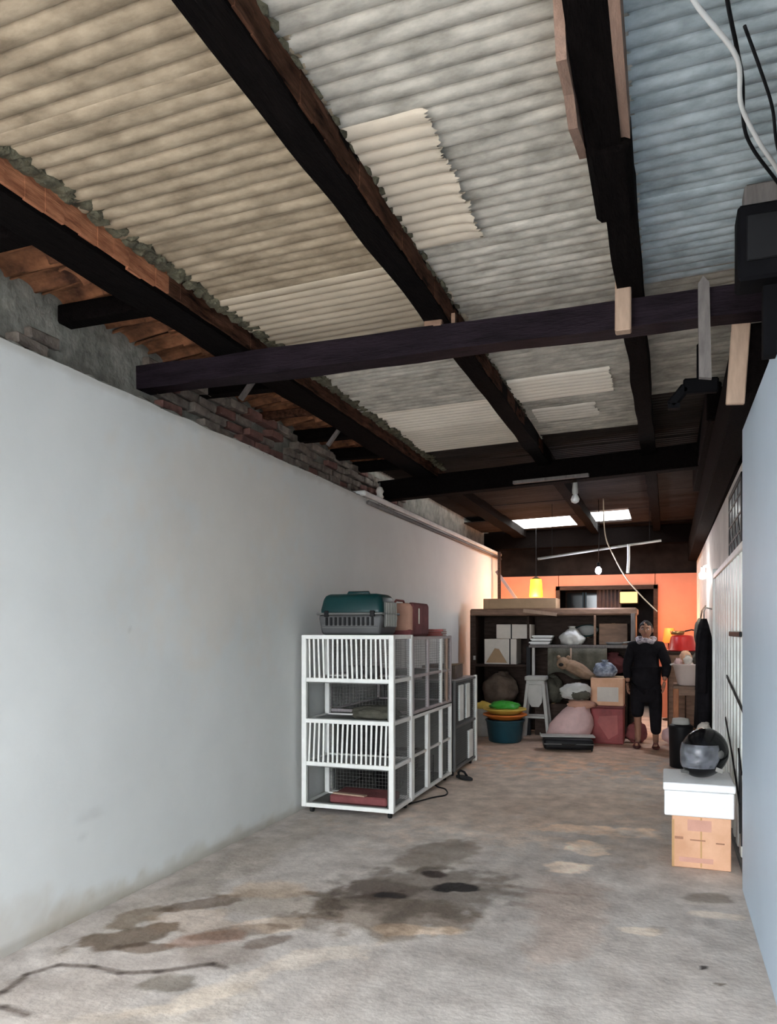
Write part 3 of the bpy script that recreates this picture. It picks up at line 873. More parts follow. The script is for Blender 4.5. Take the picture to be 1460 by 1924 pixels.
def rails(t, m, X0, X1, Y0, Y1, z, w, name='rail'):
    for y in (Y0, Y1):
        b = MB(); b.span((X0, y - w / 2, z - w / 2), (X1, y + w / 2, z + w / 2), 0.003); b.build(name, m, t)
    for x in (X0, X1):
        b = MB(); b.span((x - w / 2, Y0, z - w / 2), (x + w / 2, Y1, z + w / 2), 0.003); b.build(name, m, t)


def wiremesh(t, plane, a, b, z0, z1, fixed, step, name='wire_mesh', r=0.0012):
    mb = MB()
    n = int((b - a) / step)
    for i in range(1, n):
        u = a + i * step
        p, q = ((fixed, u, z0), (fixed, u, z1)) if plane == 'x' else ((u, fixed, z0), (u, fixed, z1))
        mb.bar(p, q, r * 2, r * 2)
    k = int((z1 - z0) / step)
    for i in range(1, k):
        z = z0 + i * step
        p, q = ((fixed, a, z), (fixed, b, z)) if plane == 'x' else ((a, fixed, z), (b, fixed, z))
        mb.bar(p, q, r * 2, r * 2)
    o = mb.build(name, M_wire, t); o['kind'] = 'stuff'
    return o


# -- the front cage
t = thing('animal_cage', 'tall white four-tier cage with slatted fronts standing by the white wall', 'cage', (0, 0, 0))
X0, X1, Y0, Y1 = -2.79, -2.03, 5.74, 6.20
W = 0.042
posts(t, M_white_metal, X0, X1, Y0, Y1, 0.05, 1.455, W)
TZ = [0.066, 0.405, 0.755, 1.09, 1.44]
for z in TZ:
    rails(t, M_white_metal, X0, X1, Y0, Y1, z, 0.033)
for i, z in enumerate(TZ[:4]):
    b = MB(); b.span((X0 + 0.01, Y0 + 0.012, z - 0.010), (X1 - 0.01, Y1 - 0.01, z + 0.004)); b.build('tray', M_tray if i % 2 else M_darktray, t)
b = MB(); b.span((X0, Y0, 1.436), (X1, Y1, 1.45)); b.build('top_panel', M_mauve_metal, t)
for tier in (1, 3):
    z0, z1 = TZ[tier] + 0.012, TZ[tier + 1] - 0.012
    for k in range(17):
        x = X0 + 0.045 + k * 0.0415
        lean = 0.003 * math.sin(k * 0.9 + tier) + (0.004 if tier == 1 else -0.003)
        b = MB(); b.bar((x - lean, Y0, z0), (x + lean, Y0, z1), 0.015, 0.008, up=(0, 1, 0)); b.build('slat', M_white_metal, t)
for tier in (0, 2):
    z0, z1 = TZ[tier] + 0.012, TZ[tier + 1] - 0.012
    b = MB()
    for (a, c) in (((X0 + 0.02, z0), (X0 + 0.034, z1)), ((X1 - 0.034, z0), (X1 - 0.02, z1)), ((X0 + 0.02, z0), (X1 - 0.02, z0 + 0.012)), ((X0 + 0.02, z1 - 0.012), (X1 - 0.02, z1))):
        b.span((a[0], Y0 - 0.006, a[1]), (c[0], Y0 + 0.006, c[1]))
    b.build('hatch_frame', M_wire, t)
for tier in range(4):
    wiremesh(t, 'x', Y0, Y1, TZ[tier] + 0.01, TZ[tier + 1] - 0.01, X1, 0.016, r=0.0009)
    wiremesh(t, 'y', X0, X1, TZ[tier] + 0.01, TZ[tier + 1] - 0.01, Y1, 0.03, r=0.0007)
for x in (X0 + 0.05, X1 - 0.03):
    for y in (Y0 + 0.04, Y1 - 0.04):
        c = MB(); c.lathe([(0.012, -0.012), (0.026, -0.012), (0.028, 0), (0.026, 0.012), (0.012, 0.012)], n=14)
        cm = c.mesh('caster', M_rubber, True)
        o = link('caster', cm, t, (x, y, 0.026), (0, R(90), 0))
o = MB(); o.box((-2.36, 6.0, 0.105), (0.50, 0.34, 0.07), bevel=0.012); tag(o.build('folded_mat', M_maroon), 'dark red folded mat inside the lowest tier of the front cage', 'mat')
o = MB(); o.box((-2.44, 5.86, 0.148), (0.30, 0.05, 0.012), (0, 0, R(-8))); tag(o.build('wood_stick', M_wood_pale), 'pale wooden stick on the dark red mat in the cage', 'stick')
o = MB(); o.blob((-2.27, 6.02, 0.80), (0.21, 0.15, 0.07), 0.2, 2, 5, flat=0.762); tag(o.build('cloth_pile', M_olive, None, True), 'grey-olive cloth heap inside the third tier of the front cage', 'cloth')
for nm, x, z, lb in (('feeding_bowl', -2.45, 1.095, 'dark bowl in the top tier of the front cage'), ('feeding_bowl', -2.3, 1.095, 'second dark bowl in the top tier of the front cage, nearer the aisle')):
    o = MB(); o.lathe([(0.03, 0), (0.055, 0.012), (0.075, 0.10), (0.068, 0.10), (0.05, 0.02)], (x, 6.0, z)); tag(o.build(nm, M_greyplastic, None, True), lb, 'bowl')

# -- the upper cage behind, mauve grey
t = thing('animal_cage', 'mauve-grey wire cage stacked on the low white cage', 'cage', (0, 0, 0))
X0, X1, Y0, Y1 = -2.79, -2.03, 6.26, 7.48
posts(t, M_mauve_metal, X0, X1, Y0, Y1, 0.775, 1.44, 0.03)
for z in (0.79, 1.10, 1.425):
    rails(t, M_mauve_metal, X0, X1, Y0, Y1, z, 0.026)
b = MB(); b.span((X0, Y0, 1.425), (X1, Y1, 1.438)); b.build('top_panel', M_mauve_metal, t)
for z in (0.785, 1.10):
    b = MB(); b.span((X0, Y0, z - 0.008), (X1, Y1, z + 0.004)); b.build('tray', M_darktray, t)
for y, mm in ((6.70, M_mauve_metal), (7.14, M_white_metal), (7.34, M_wood_pale)):
    b = MB(); b.span((X1 - 0.015, y - 0.02, 0.79), (X1 + 0.015, y + 0.02, 1.42), 0.003); b.build('upright', mm, t)
wiremesh(t, 'x', Y0, Y1, 0.8, 1.42, X1, 0.024, r=0.0009)
wiremesh(t, 'y', X0, X1, 0.8, 1.42, Y1, 0.024, r=0.0009)
wiremesh(t, 'x', Y0, Y1, 0.8, 1.42, X0, 0.03, r=0.0009)
# -- the lower white cage
t = thing('animal_cage', 'low white cage with open uprights under the mauve cage', 'cage', (0, 0, 0))
posts(t, M_white_metal, X0, X1, Y0, Y1, 0.05, 0.765, 0.034)
for z in (0.068, 0.75):
    rails(t, M_white_metal, X0, X1, Y0, Y1, z, 0.028)
b = MB(); b.span((X1 - 0.01, Y0, 0.405), (X1 + 0.01, Y1, 0.425)); b.build('rail', M_white_metal, t)
b = MB(); b.span((X0, Y0, 0.752), (X1, Y1, 0.764)); b.build('top_panel', M_tray, t)
b = MB(); b.span((X0, Y0, 0.06), (X1, Y1, 0.072)); b.build('tray', M_darktray, t)
b = MB(); b.span((X0 + 0.03, Y0 + 0.03, 0.08), (X0 + 0.04, Y1 - 0.03, 0.74)); b.build('shade_panel', M_darktray, t)  # dark panel added so the cage inside reads shaded
b = MB(); b.span((X0 + 0.02, Y1 - 0.03, 0.08), (X1 - 0.03, Y1 - 0.02, 0.74)); b.build('back_panel', M_darktray, t)  # second dark panel for the shade inside
for y, w in ((6.70, 0.075), (7.14, 0.04)):
    b = MB(); b.span((X1 - 0.015, y - w / 2, 0.07), (X1 + 0.018, y + w / 2, 0.75), 0.004); b.build('upright', M_white_metal, t)
wiremesh(t, 'x', Y0, Y1, 0.07, 0.75, X1 - 0.012, 0.024, r=0.0009)
for x in (X0 + 0.05, X1 - 0.04):
    for y in (Y0 + 0.06, Y1 - 0.06):
        c = MB(); c.lathe([(0.012, -0.012), (0.026, -0.012), (0.028, 0), (0.026, 0.012), (0.012, 0.012)], n=14)
        link('caster', c.mesh('caster', M_rubber, True), t, (x, y, 0.026), (0, R(90), 0))
for i, (y, z, lb) in enumerate(((6.55, 0.075, 'black plastic bin inside the low white cage'), (7.0, 0.075, 'black plastic bin at the far end inside the low white cage'))):
    k = thing('plastic_bin', lb, 'bin', (-2.35, y, z))
    b = MB(); b.lathe([(0.11, 0), (0.12, 0.01), (0.145, 0.27), (0.15, 0.28), (0.138, 0.28), (0.112, 0.02)]); b.build('body', M_black, k, True)
    b = MB(); b.tube([(0.15 * math.cos(a), 0.15 * math.sin(a), 0.28) for a in [2 * math.pi * j / 24 for j in range(24)]], 0.008, 6, True); b.build('rim', M_greyplastic, k, True)
# -- the dark third cage
t = thing('animal_cage', 'small dark cage with one white post at the end of the cage row', 'cage', (0, 0, 0))
X0, X1, Y0, Y1 = -2.79, -2.02, 7.62, 8.52
posts(t, M_greyplastic, X0, X1, Y0, Y1, 0.05, 0.98, 0.028)
for z in (0.07, 0.5, 0.965):
    rails(t, M_greyplastic, X0, X1, Y0, Y1, z, 0.024)
b = MB(); b.span((X0, Y0, 0.97), (X1, Y1, 0.985)); b.build('top_panel', M_mauve_metal, t)
b = MB(); b.span((X0, Y0, 0.06), (X1, Y1, 0.07)); b.build('tray', M_darktray, t)
b = MB(); b.span((X1 - 0.02, Y1 - 0.02, 0.02), (X1 + 0.02, Y1 + 0.03, 0.99), 0.005); part(b.build('corner_post', M_white_metal, t), 'white corner post')
for k, y in enumerate((7.80, 8.08)):
    b = MB(); b.span((X1 - 0.012, y, 0.55), (X1 + 0.012, y + 0.16, 0.92), 0.003); b.build('side_panel', M_offwhite, t)
b = MB(); b.span((X1 - 0.012, 8.2, 0.10), (X1 + 0.012, 8.38, 0.40), 0.003); b.build('side_panel', M_offwhite, t)
b = MB(); b.span((X0 + 0.03, Y0 + 0.02, 0.08), (X1 - 0.035, Y1 - 0.03, 0.96)); b.build('shade_fill', M_black, t)  # black block standing for the shade inside the cage
wiremesh(t, 'x', Y0, Y1, 0.07, 0.96, X1, 0.024, r=0.0008)
for y in (Y0 + 0.06, Y1 - 0.06):
    c = MB(); c.lathe([(0.012, -0.012), (0.026, -0.012), (0.028, 0), (0.026, 0.012), (0.012, 0.012)], n=14)
    link('caster', c.mesh('caster', M_rubber, True), t, (X1 - 0.04, y, 0.026), (0, R(90), 0))

k = thing('carton_box', 'brownish-grey carton on top of the small dark cage', 'box', (-2.25, 8.0, 0.985), R(5))
b = MB(); b.box((0, 0, 0.07), (0.36, 0.46, 0.14), bevel=0.004); b.build('body', M_brownsack, k)
b = MB(); b.box((0.10, 0, 0.141), (0.18, 0.46, 0.006), (0, R(-4), 0)); b.build('flap', M_card, k)

# -- pet carrier on the front cage
t = thing('pet_carrier', 'teal and dark grey plastic pet carrier on the front cage', 'pet carrier', (-2.40, 5.96, 1.457))
def carrier_half(z0, z1, w0, w1, d0, d1, bev):
    b = MB()
    lo = [(-w0, -d0), (w0, -d0), (w0, d0), (-w0, d0)]
    hi = [(-w1, -d1), (w1, -d1), (w1, d1), (-w1, d1)]
    V = [b.bm.verts.new((x, y, z0)) for x, y in lo] + [b.bm.verts.new((x, y, z1)) for x, y in hi]
    for f in ((3, 2, 1, 0), (4, 5, 6, 7), (0, 1, 5, 4), (1, 2, 6, 5), (2, 3, 7, 6), (3, 0, 4, 7)):
        b.bm.faces.new([V[i] for i in f])
    bmesh.ops.bevel(b.bm, geom=list(b.bm.edges), offset=bev, segments=4, affect='EDGES', profile=0.5)
    return b
carrier_half(0.0, 0.165, 0.255, 0.283, 0.19, 0.205, 0.028).build('lower_shell', mat('carrier_grey', (0.065, 0.065, 0.066), 0.5, var=0.15), t, True)
carrier_half(0.155, 0.335, 0.283, 0.25, 0.205, 0.16, 0.05).build('upper_shell', M_teal, t, True)
b = MB(); b.box((0, 0, 0.172), (0.58, 0.425, 0.02), bevel=0.008, seg=2); b.build('seam_rim', M_greyplastic, t, True)
for k in range(11):
    b = MB(); b.box((-0.2 + k * 0.040, -0.206, 0.11), (0.020, 0.012, 0.068), bevel=0.003); b.build('vent_slot', M_black, t)
for z in (0.06, 0.078):
    b = MB(); b.box((0, -0.197, z), (0.48, 0.01, 0.007)); b.build('rib', M_greyplastic, t)
b = MB(); b.tube([(-0.10, 0, 0.33), (-0.09, 0, 0.352), (0.09, 0, 0.352), (0.10, 0, 0.33)], 0.011, 8); b.build('handle', M_teal, t, True)
for x in (-0.2, 0.2):
    b = MB(); b.box((x, -0.212, 0.172), (0.04, 0.012, 0.05), bevel=0.004); b.build('clip', M_black, t)
b = MB(); b.box((0.279, 0, 0.165), (0.014, 0.28, 0.21), bevel=0.006); b.build('door', M_wire, t)
for k in range(7):
    b = MB(); b.tube([(0.289, -0.12 + k * 0.04, 0.07), (0.289, -0.12 + k * 0.04, 0.26)], 0.003, 6); b.build('door_bar', M_greylight, t)

t = thing('travel_bag', 'peach and maroon soft travel bag behind the pet carrier', 'bag', (-2.32, 6.72, 1.442))
b = MB(); b.box((0, 0, 0.15), (0.42, 0.50, 0.29), bevel=0.06, seg=4); b.build('body', M_peach, t, True)
b = MB(); b.box((0.19, 0.04, 0.15), (0.055, 0.50, 0.30), bevel=0.04, seg=4); b.build('side_pocket', M_maroon, t, True)
b = MB(); b.box((0.0, 0, 0.032), (0.425, 0.505, 0.06), bevel=0.028, seg=3); b.build('base', M_maroon, t, True)
b = MB(); b.tube([(0.02, -0.15, 0.29), (0.02, -0.1, 0.325), (0.02, 0.1, 0.325), (0.02, 0.15, 0.29)], 0.010, 8); b.build('handle', M_maroon, t, True)
b = MB(); b.box((0.222, -0.05, 0.18), (0.006, 0.03, 0.14), bevel=0.002); b.build('zip', M_paper, t)

for i in range(3):
    t = thing('book', ['bottom red book of the small stack on the mauve cage', 'middle red book of the small stack on the mauve cage', 'topmost red book of the small stack on the mauve cage'][i], 'book', (-2.14, 7.26, 1.4385 + i * 0.0225), R([92, 86, 95][i]), 'red books on the cage')
    b = MB(); b.box((0, 0, 0.0015), (0.17, 0.23, 0.003)); b.box((0, 0, 0.0195), (0.17, 0.23, 0.003)); b.box((-0.083, 0, 0.0105), (0.004, 0.23, 0.021)); b.build('cover', M_redbook, t)
    b = MB(); b.box((0.002, 0, 0.0105), (0.16, 0.222, 0.0148)); b.build('pages', M_paper, t)

cable('cable', 'black cable looped on the floor beneath the cages', [(-2.06, 6.25, 0.012), (-1.95, 6.55, 0.012), (-1.86, 6.72, 0.012), (-1.93, 6.95, 0.012), (-2.06, 7.02, 0.05), (-2.09, 7.1, 0.3)], 0.007, M_black)
t = thing('slipper', 'black rubber slipper lying at the end of the cages', 'slipper', (-1.90, 7.55, 0.0), R(50))
b = MB(); b.lathe([(0.04, 0), (0.05, 0.004), (0.05, 0.022), (0.045, 0.026)], sx=1.0, sy=2.5); b.build('sole', M_rubber, t)
b = MB(); b.tube([(-0.05, 0.02, 0.02), (-0.035, 0.05, 0.06), (0, 0.065, 0.075), (0.035, 0.05, 0.06), (0.05, 0.02, 0.02)], 0.012, 8); b.build('strap', M_black, t, True)

# ================================================================== RIGHT FOREGROUND: cartons and helmet
t = thing('cardboard_box', 'orange-brown cardboard carton standing on the floor under the foam box', 'box', (0.215, 5.40, 0.0), R(-1))
b = MB(); b.box((0, 0, 0.165), (0.345, 0.38, 0.33), bevel=0.005); b.build('body', M_card_orange, t)
b = MB(); b.box((0, -0.191, 0.165), (0.010, 0.002, 0.31)); b.build('seam', M_tape, t)
b = MB(); b.box((-0.165, -0.191, 0.15), (0.014, 0.002, 0.30)); b.build('edge_tape', M_tape, t)
b = MB(); b.box((-0.01, -0.1915, 0.27), (0.14, 0.002, 0.07)); b.build('print_panel', M_inkpink, t)
b = MB(); b.box((-0.13, -0.1915, 0.186), (0.05, 0.002, 0.016)); b.box((-0.02, -0.1915, 0.178), (0.09, 0.002, 0.008)); b.box((0.11, -0.1915, 0.168), (0.05, 0.002, 0.008)); b.build('print_line', M_inkbrown, t)
b = MB(); b.box((-0.03, -0.1915, 0.052), (0.20, 0.002, 0.03)); b.build('print_panel', M_inkpink, t)

t = thing('foam_box', 'white styrofoam box with lid carrying the black helmet', 'box', (0.197, 5.41, 0.331))
b = MB(); b.box((0, 0, 0.08), (0.405, 0.50, 0.155), bevel=0.012, seg=3); b.build('body', M_foam, t, True)
b = MB(); b.box((0, 0, 0.186), (0.42, 0.515, 0.05), bevel=0.012, seg=3); b.build('lid', M_foam, t, True)

t = thing('motorcycle_helmet', 'black glossy motorcycle helmet with clear visor on the foam box', 'helmet', (0.245, 5.40, 0.543), R(48))
t.scale = (1.2, 1.2, 1.2)
def helm(q):
    # longer to the front (-x), chin bar pushed forward, nape drawn in
    if q.x < 0:
        q.x *= 1.12
    if q.z < -0.02:
        k = min(1, (-0.02 - q.z) / 0.10)
        q.x += (-0.030 if q.x < 0 else -0.022) * k
        q.x *= 1.0 + 0.10 * k
        q.y *= 1 - 0.05 * k
    return q
def helmet_rings(r, keep):
    q = MB(); n, k = 64, 40
    vs = []
    for a in range(k + 1):
        ph = math.pi * (0.02 + 0.88 * a / k)
        ring = []
        for c in range(n):
            th = 2 * math.pi * c / n
            p = helm(Vector((r[0] * math.sin(ph) * math.cos(th), r[1] * math.sin(ph) * math.sin(th), r[2] * math.cos(ph))))
            ring.append(q.bm.verts.new((p.x, p.y, max(0.008, p.z + 0.135))))
        vs.append(ring)
    for a in range(k):
        for c in range(n):
            th = 2 * math.pi * (c + 0.5) / n
            if keep(a / k, abs(th - math.pi)):
                q.bm.faces.new((vs[a][c], vs[a][(c + 1) % n], vs[a + 1][(c + 1) % n], vs[a + 1][c]))
    for v in list(q.bm.verts):
        if not v.link_faces:
            q.bm.verts.remove(v)
    return q
so = helmet_rings((0.125, 0.112, 0.132), lambda u, w: not (0.40 < u < 0.72 and w < 1.15)).build('shell', M_blackgloss, t, True)
md = so.modifiers.new('thick', 'SOLIDIFY'); md.thickness = 0.010; md.offset = -1
b = MB(); b.blob((0, 0, 0.133), (0.108, 0.098, 0.115), 0.0, 1, 0, flat=0.012, sub=3); b.build('padding', M_blackcloth, t, True)
vo = helmet_rings((0.129, 0.116, 0.135), lambda u, w: 0.38 < u < 0.74 and w < 1.35).build('visor', M_visor, t, True)
md = vo.modifiers.new('thick', 'SOLIDIFY'); md.thickness = 0.003
for s in (-1, 1):
    b = MB(); b.lathe([(0.018, -0.006), (0.022, 0), (0.018, 0.006)], n=16)
    link('visor_pivot', b.mesh('visor_pivot', M_greyplastic, True), t, (-0.02, s * 0.114, 0.14), (R(90), 0, 0))
b = MB(); b.box((-0.02, -0.104, 0.055), (0.05, 0.004, 0.022), (0, R(20), R(-6)), bevel=0.001); b.build('decal', M_greylight, t)
b = MB(); b.box((-0.158, 0, 0.045), (0.012, 0.05, 0.016), (0, R(-20), 0), bevel=0.003); b.build('chin_vent', M_greyplastic, t)

t = thing('waste_bin', 'tall black bin with a grey cap standing behind the foam box', 'bin', (0.16, 9.0, 0))
b = MB(); b.lathe([(0.10, 0), (0.115, 0.01), (0.125, 0.42), (0.13, 0.45), (0.10, 0.47)], n=24); b.build('body', M_black, t, True)
b = MB(); b.lathe([(0.09, 0.47), (0.095, 0.475), (0.085, 0.53), (0.03, 0.54)], n=24); b.build('cap', M_greylight, t, True)
t = thing('sack', 'pale grey sack slumped against the right wall', 'sack', (0.385, 8.55, 0))
b = MB(); b.blob((0, 0, 0.25), (0.11, 0.17, 0.28), 0.2, 1.6, 8, flat=0.0); b.build('body', M_whitecarton, t, True)
b = MB(); b.blob((0.0, 0.02, 0.50), (0.045, 0.08, 0.05), 0.5, 2.6, 77, sub=3); b.build('neck', M_whitecarton, t, True)

# ================================================================== FAR CLUTTER
# -- stall cabinet
t = thing('stall_cabinet', 'big dark wooden open cabinet filled with goods at the back', 'cabinet', (0, 0, 0))
CY = 11.0
b = MB(); b.prism([(CY, 0), (CY + 0.6, 0), (CY + 0.6, 1.80), (CY + 0.06, 1.80), (CY, 1.74)], 'x', -2.68, -2.60); b.build('side_panel', M_wood_dark, t)
b = MB(); b.span((-2.68, CY - 0.02, 1.70), (-0.36, CY + 0.62, 1.80), 0.02); b.build('top_board', M_wood_mid, t)
b = MB(); b.span((-2.66, CY + 0.58, 0.0), (-0.40, CY + 0.6, 1.72)); b.build('back_panel', M_wood_dark, t)
b = MB(); b.span((-1.82, CY - 0.03, 1.245), (-0.38, CY + 0.58, 1.285), 0.004); b.build('shelf', M_wood_grey, t)
b = MB(); b.span((-2.60, CY, 0.965), (-1.84, CY + 0.58, 1.0)); b.build('shelf', M_wood_dark, t)
b = MB(); b.span((-0.44, CY - 0.03, 1.20), (-0.385, CY + 0.03, 1.72), 0.004); part(b.build('front_post', M_wood_grey, t), 'greyish front post')
b = MB(); b.span((-1.86, CY - 0.02, 0), (-1.80, CY + 0.04, 1.26), 0.004); b.build('front_post', M_black, t)
b = MB(); b.span((-1.78, CY - 0.02, 0.7), (-1.74, CY + 0.02, 1.25), 0.004); b.build('front_post', M_greylight, t)
b = MB(); b.span((-0.93, CY - 0.02, 1.285), (-0.90, CY + 0.02, 1.70), 0.003); b.build('divider', M_wood_mid, t)
b = MB(); b.span((-1.86, CY + 0.05, 1.3), (-1.83, CY + 0.55, 1.72)); b.build('divider', M_wood_dark, t)
b = MB(); b.span((-0.42, CY + 0.05, 0), (-0.38, CY + 0.58, 1.72)); b.build('side_panel', M_wood_dark, t)
b = MB(); b.span((-2.63, CY - 0.01, 1.06), (-2.60, CY + 0.02, 1.12)); b.build('latch', M_greylight, t)

def carton(name, label, c, s, rz, m, strap=None, cat='box'):
    k = thing(name, label, cat, c, rz)
    q = MB(); q.box((0, 0, s[2] / 2), s, bevel=0.006); q.build('body', m, k)
    q = MB(); q.box((0, 0, s[2] + 0.001), (s[0] * 0.02 + 0.03, s[1], 0.003)); q.build('tape', M_tape, k)
    if strap:
        q = MB(); q.box((s[0] * strap, 0, s[2] / 2), (0.018, s[1] + 0.008, s[2] + 0.008)); q.build('strap', M_black, k)
    return k

carton('cardboard_box', 'long brown cardboard box lying on the stall cabinet', (-1.98, CY + 0.3, 1.80), (1.05, 0.42, 0.15), 0, M_card)
k = thing('wood_plank', 'loose pale plank leaning on the stall cabinet front edge', 'plank', (-1.65, CY - 0.03, 1.72), 0)
b = MB(); b.bar((-0.25, -0.01, 0.05), (0.22, -0.01, -0.01), 0.02, 0.05, 0.003); b.build('board', M_wood_pale, k)
carton('carton_box', 'strapped white carton on the upper left of the stall cabinet', (-2.06, CY + 0.26, 1.37), (0.50, 0.36, 0.205), 0, M_whitecarton, -0.06)
k = carton('carton_box', 'grubby cream carton below the strapped white carton', (-2.25, CY + 0.27, 1.0), (0.47, 0.40, 0.365), 0, M_whitecarton, 0.30)
b = MB(); b.prism([(-0.21, 0.02), (0.10, 0.02), (-0.02, 0.22), (-0.08, 0.23)], 'y', -0.206, -0.202); b.build('print_triangle', M_card, k)
for i in range(3):
    k = thing('tray', ['lowest white foam tray on the cabinet shelf', 'middle white foam tray on the cabinet shelf', 'topmost tilted white foam tray on the cabinet shelf'][i], 'tray', (-1.68 + 0.02 * i, CY + 0.12, 1.286 + i * 0.045), 0, 'foam trays on the shelf')
    b = MB(); b.box((0, 0, 0.012), (0.26, 0.2, 0.012)); b.build('base', M_whiteplast, k)
    b = MB(); b.tube([(-0.14, -0.11, 0.03), (0.14, -0.11, 0.03), (0.14, 0.11, 0.03), (-0.14, 0.11, 0.03)], 0.012, 6, True); b.build('rim', M_whiteplast, k)
k = thing('plastic_bag', 'bulging white plastic bag on the cabinet shelf', 'bag', (-1.24, CY + 0.12, 1.286))
b = MB(); b.blob((0, 0, 0.10), (0.18, 0.14, 0.14), 0.18, 1.8, 2, flat=0.0, fn=lambda q: Vector((q.x * (1 - 0.45 * max(0, q.z) / 0.14), q.y, q.z))); b.build('body', M_bagwhite, k, True)
b = MB(); b.lathe([(0.05, 0.20), (0.025, 0.225), (0.06, 0.26), (0.03, 0.262)], n=14); b.build('neck', M_bagwhite, k, True)
k = thing('dish', 'blue-rimmed white dish propped behind the white plastic bag', 'dish', (-1.06, CY + 0.40, 1.41))
b = MB(); b.lathe([(0.06, 0.0), (0.12, 0.02), (0.17, 0.05), (0.165, 0.056), (0.11, 0.028)], n=28); link('bowl', b.mesh('bowl', M_whiteplast, True), k, (0, 0, 0.03), (R(28), 0, 0))
b = MB(); b.tube([(0.168 * math.cos(a), 0.168 * math.sin(a), 0.054) for a in [2 * math.pi * j / 28 for j in range(28)]], 0.010, 6, True)
link('rim', b.mesh('rim', M_teal, True), k, (0, 0, 0.03), (R(28), 0, 0))
carton('wooden_crate', 'low dark crate under the blue-rimmed dish on the shelf', (-1.03, CY + 0.40, 1.286), (0.2, 0.26, 0.10), 0, M_wood_dark, cat='crate')
carton('carton_box', 'brown carton at the right end of the cabinet shelf', (-0.68, CY + 0.3, 1.286), (0.38, 0.36, 0.30), 0, M_wood_mid)
k = thing('pan', 'flat pan with a shiny rim in front of the brown carton', 'pan', (-0.66, CY + 0.06, 1.286))
b = MB(); b.lathe([(0.08, 0), (0.10, 0.006), (0.12, 0.04), (0.112, 0.04), (0.09, 0.01)], n=24, sy=0.55); b.build('body', M_greyplastic, k, True)
b = MB(); b.tube([(0.118, 0, 0.035), (0.2, 0, 0.045), (0.24, 0, 0.05)], 0.009, 8); b.build('handle', M_greylight, k, True)

def sack(label, c, r, seed, m, name='sack', amp=0.2):
    k = thing(name, label, 'sack', c)
    q = MB(); q.blob((0, 0, r[2] * 0.9), r, amp, 1.7, seed, flat=0.0); q.build('body', m, k, True)
    q = MB(); q.blob((r[0] * 0.1, 0, r[2] * 1.82), (r[0] * 0.42, r[1] * 0.3, r[2] * 0.2), 0.5, 2.6, seed + 3, sub=3); q.build('neck', m, k, True)
    return k
sack('brown sack sagging in the lower left of the cabinet', (-2.28, CY + 0.22, 0.40), (0.26, 0.2, 0.24), 11, M_brownsack)
carton('wooden_crate', 'dark crate carrying the brown sack in the cabinet', (-2.25, CY + 0.28, 0.0), (0.66, 0.5, 0.40), 0, M_wood_dark, cat='crate')
sack('grey-olive sack in the dark middle of the cabinet', (-1.86 + 0.3, CY + 0.26, 0.45), (0.2, 0.18, 0.2), 12, M_olive)
carton('wooden_crate', 'dark crate under the grey-olive sack', (-1.5, CY + 0.3, 0.0), (0.5, 0.48, 0.45), 0, M_wood_dark, cat='crate')
sack('dark olive bundle hanging low right of the cabinet middle', (-0.72, CY + 0.3, 0.86), (0.22, 0.16, 0.16), 13, M_maroon)
carton('carton_box', 'tall dark carton inside the lower right of the cabinet', (-0.74, CY + 0.3, 0.0), (0.5, 0.4, 0.86), 0, M_wood_dark)
k = thing('hanging_cloth', 'dark brown cloth hanging below the cabinet shelf', 'cloth', (-1.15, CY - 0.07, 0.86))
b = MB()
gx = [i / 24 for i in range(25)]
rows_ = []
for z in (0.0, 0.1, 0.2, 0.3, 0.384):
    rows_.append([b.bm.verts.new((-0.4 + 0.8 * u, 0.018 * math.sin(u * 26) * (1.2 - z * 2), z + (0.05 * math.sin(u * 9) if z == 0 else 0))) for u in gx])
for a, c in zip(rows_, rows_[1:]):
    for i in range(24):
        b.bm.faces.new((a[i], a[i + 1], c[i + 1], c[i]))
co = b.build('drape', M_olive, k, True); md = co.modifiers.new('thick', 'SOLIDIFY'); md.thickness = 0.006
b = MB(); b.tube([(-0.08, -0.03, 0.1), (-0.08, -0.03, 0.385)], 0.011, 8); b.build('stick', M_wood_pale, k, True)

# -- tub, bowls, bucket
t = thing('plastic_tub', 'dark blue plastic tub holding the green and orange basins', 'tub', (-2.03, 10.30, 0))
b = MB(); b.lathe([(0.20, 0), (0.215, 0.01), (0.25, 0.27), (0.265, 0.28), (0.262, 0.295), (0.24, 0.29), (0.20, 0.02)], n=32); b.build('body', M_tubblue, t, True)
b = MB(); b.tube([(0.255 * math.cos(a), 0.255 * math.sin(a), 0.287) for a in [2 * math.pi * j / 32 for j in range(32)]], 0.012, 6, True); b.build('rim', M_tubblue, t, True)
for i, (nm, mm, z, r, lb) in enumerate((('basin', M_orange, 0.262, 0.285, 'orange basin nested lowest on the blue tub'), ('basin', M_yellow, 0.335, 0.278, 'yellow basin between the orange and green ones'))):
    k = thing(nm, lb, 'basin', (-2.03, 10.30, z + 0.005), 0, 'stacked basins on the tub')
    b = MB(); b.lathe([(r * 0.62, 0.03), (r * 0.7, 0.03), (r * 0.95, 0.085), (r, 0.095), (r * 0.98, 0.105), (r * 0.9, 0.10), (r * 0.62, 0.045)], n=32); b.build('bowl', mm, k, True)
    b = MB(); b.tube([(r * math.cos(a), r * math.sin(a), 0.095) for a in [2 * math.pi * j / 32 for j in range(32)]], 0.012, 6, True); b.build('rim', mm, k, True)
k = thing('plastic_bag', 'bright green folded plastic sheet on the yellow basin', 'plastic', (-2.03, 10.30, 0.445))
b = MB(); b.blob((0, 0, 0.03), (0.20, 0.18, 0.065), 0.25, 2.2, 4, flat=0.0); b.build('body', M_green, k, True)
b = MB(); b.blob((-0.05, -0.10, 0.05), (0.10, 0.06, 0.04), 0.3, 2.2, 9, sub=3); b.build('fold', M_green, k, True)
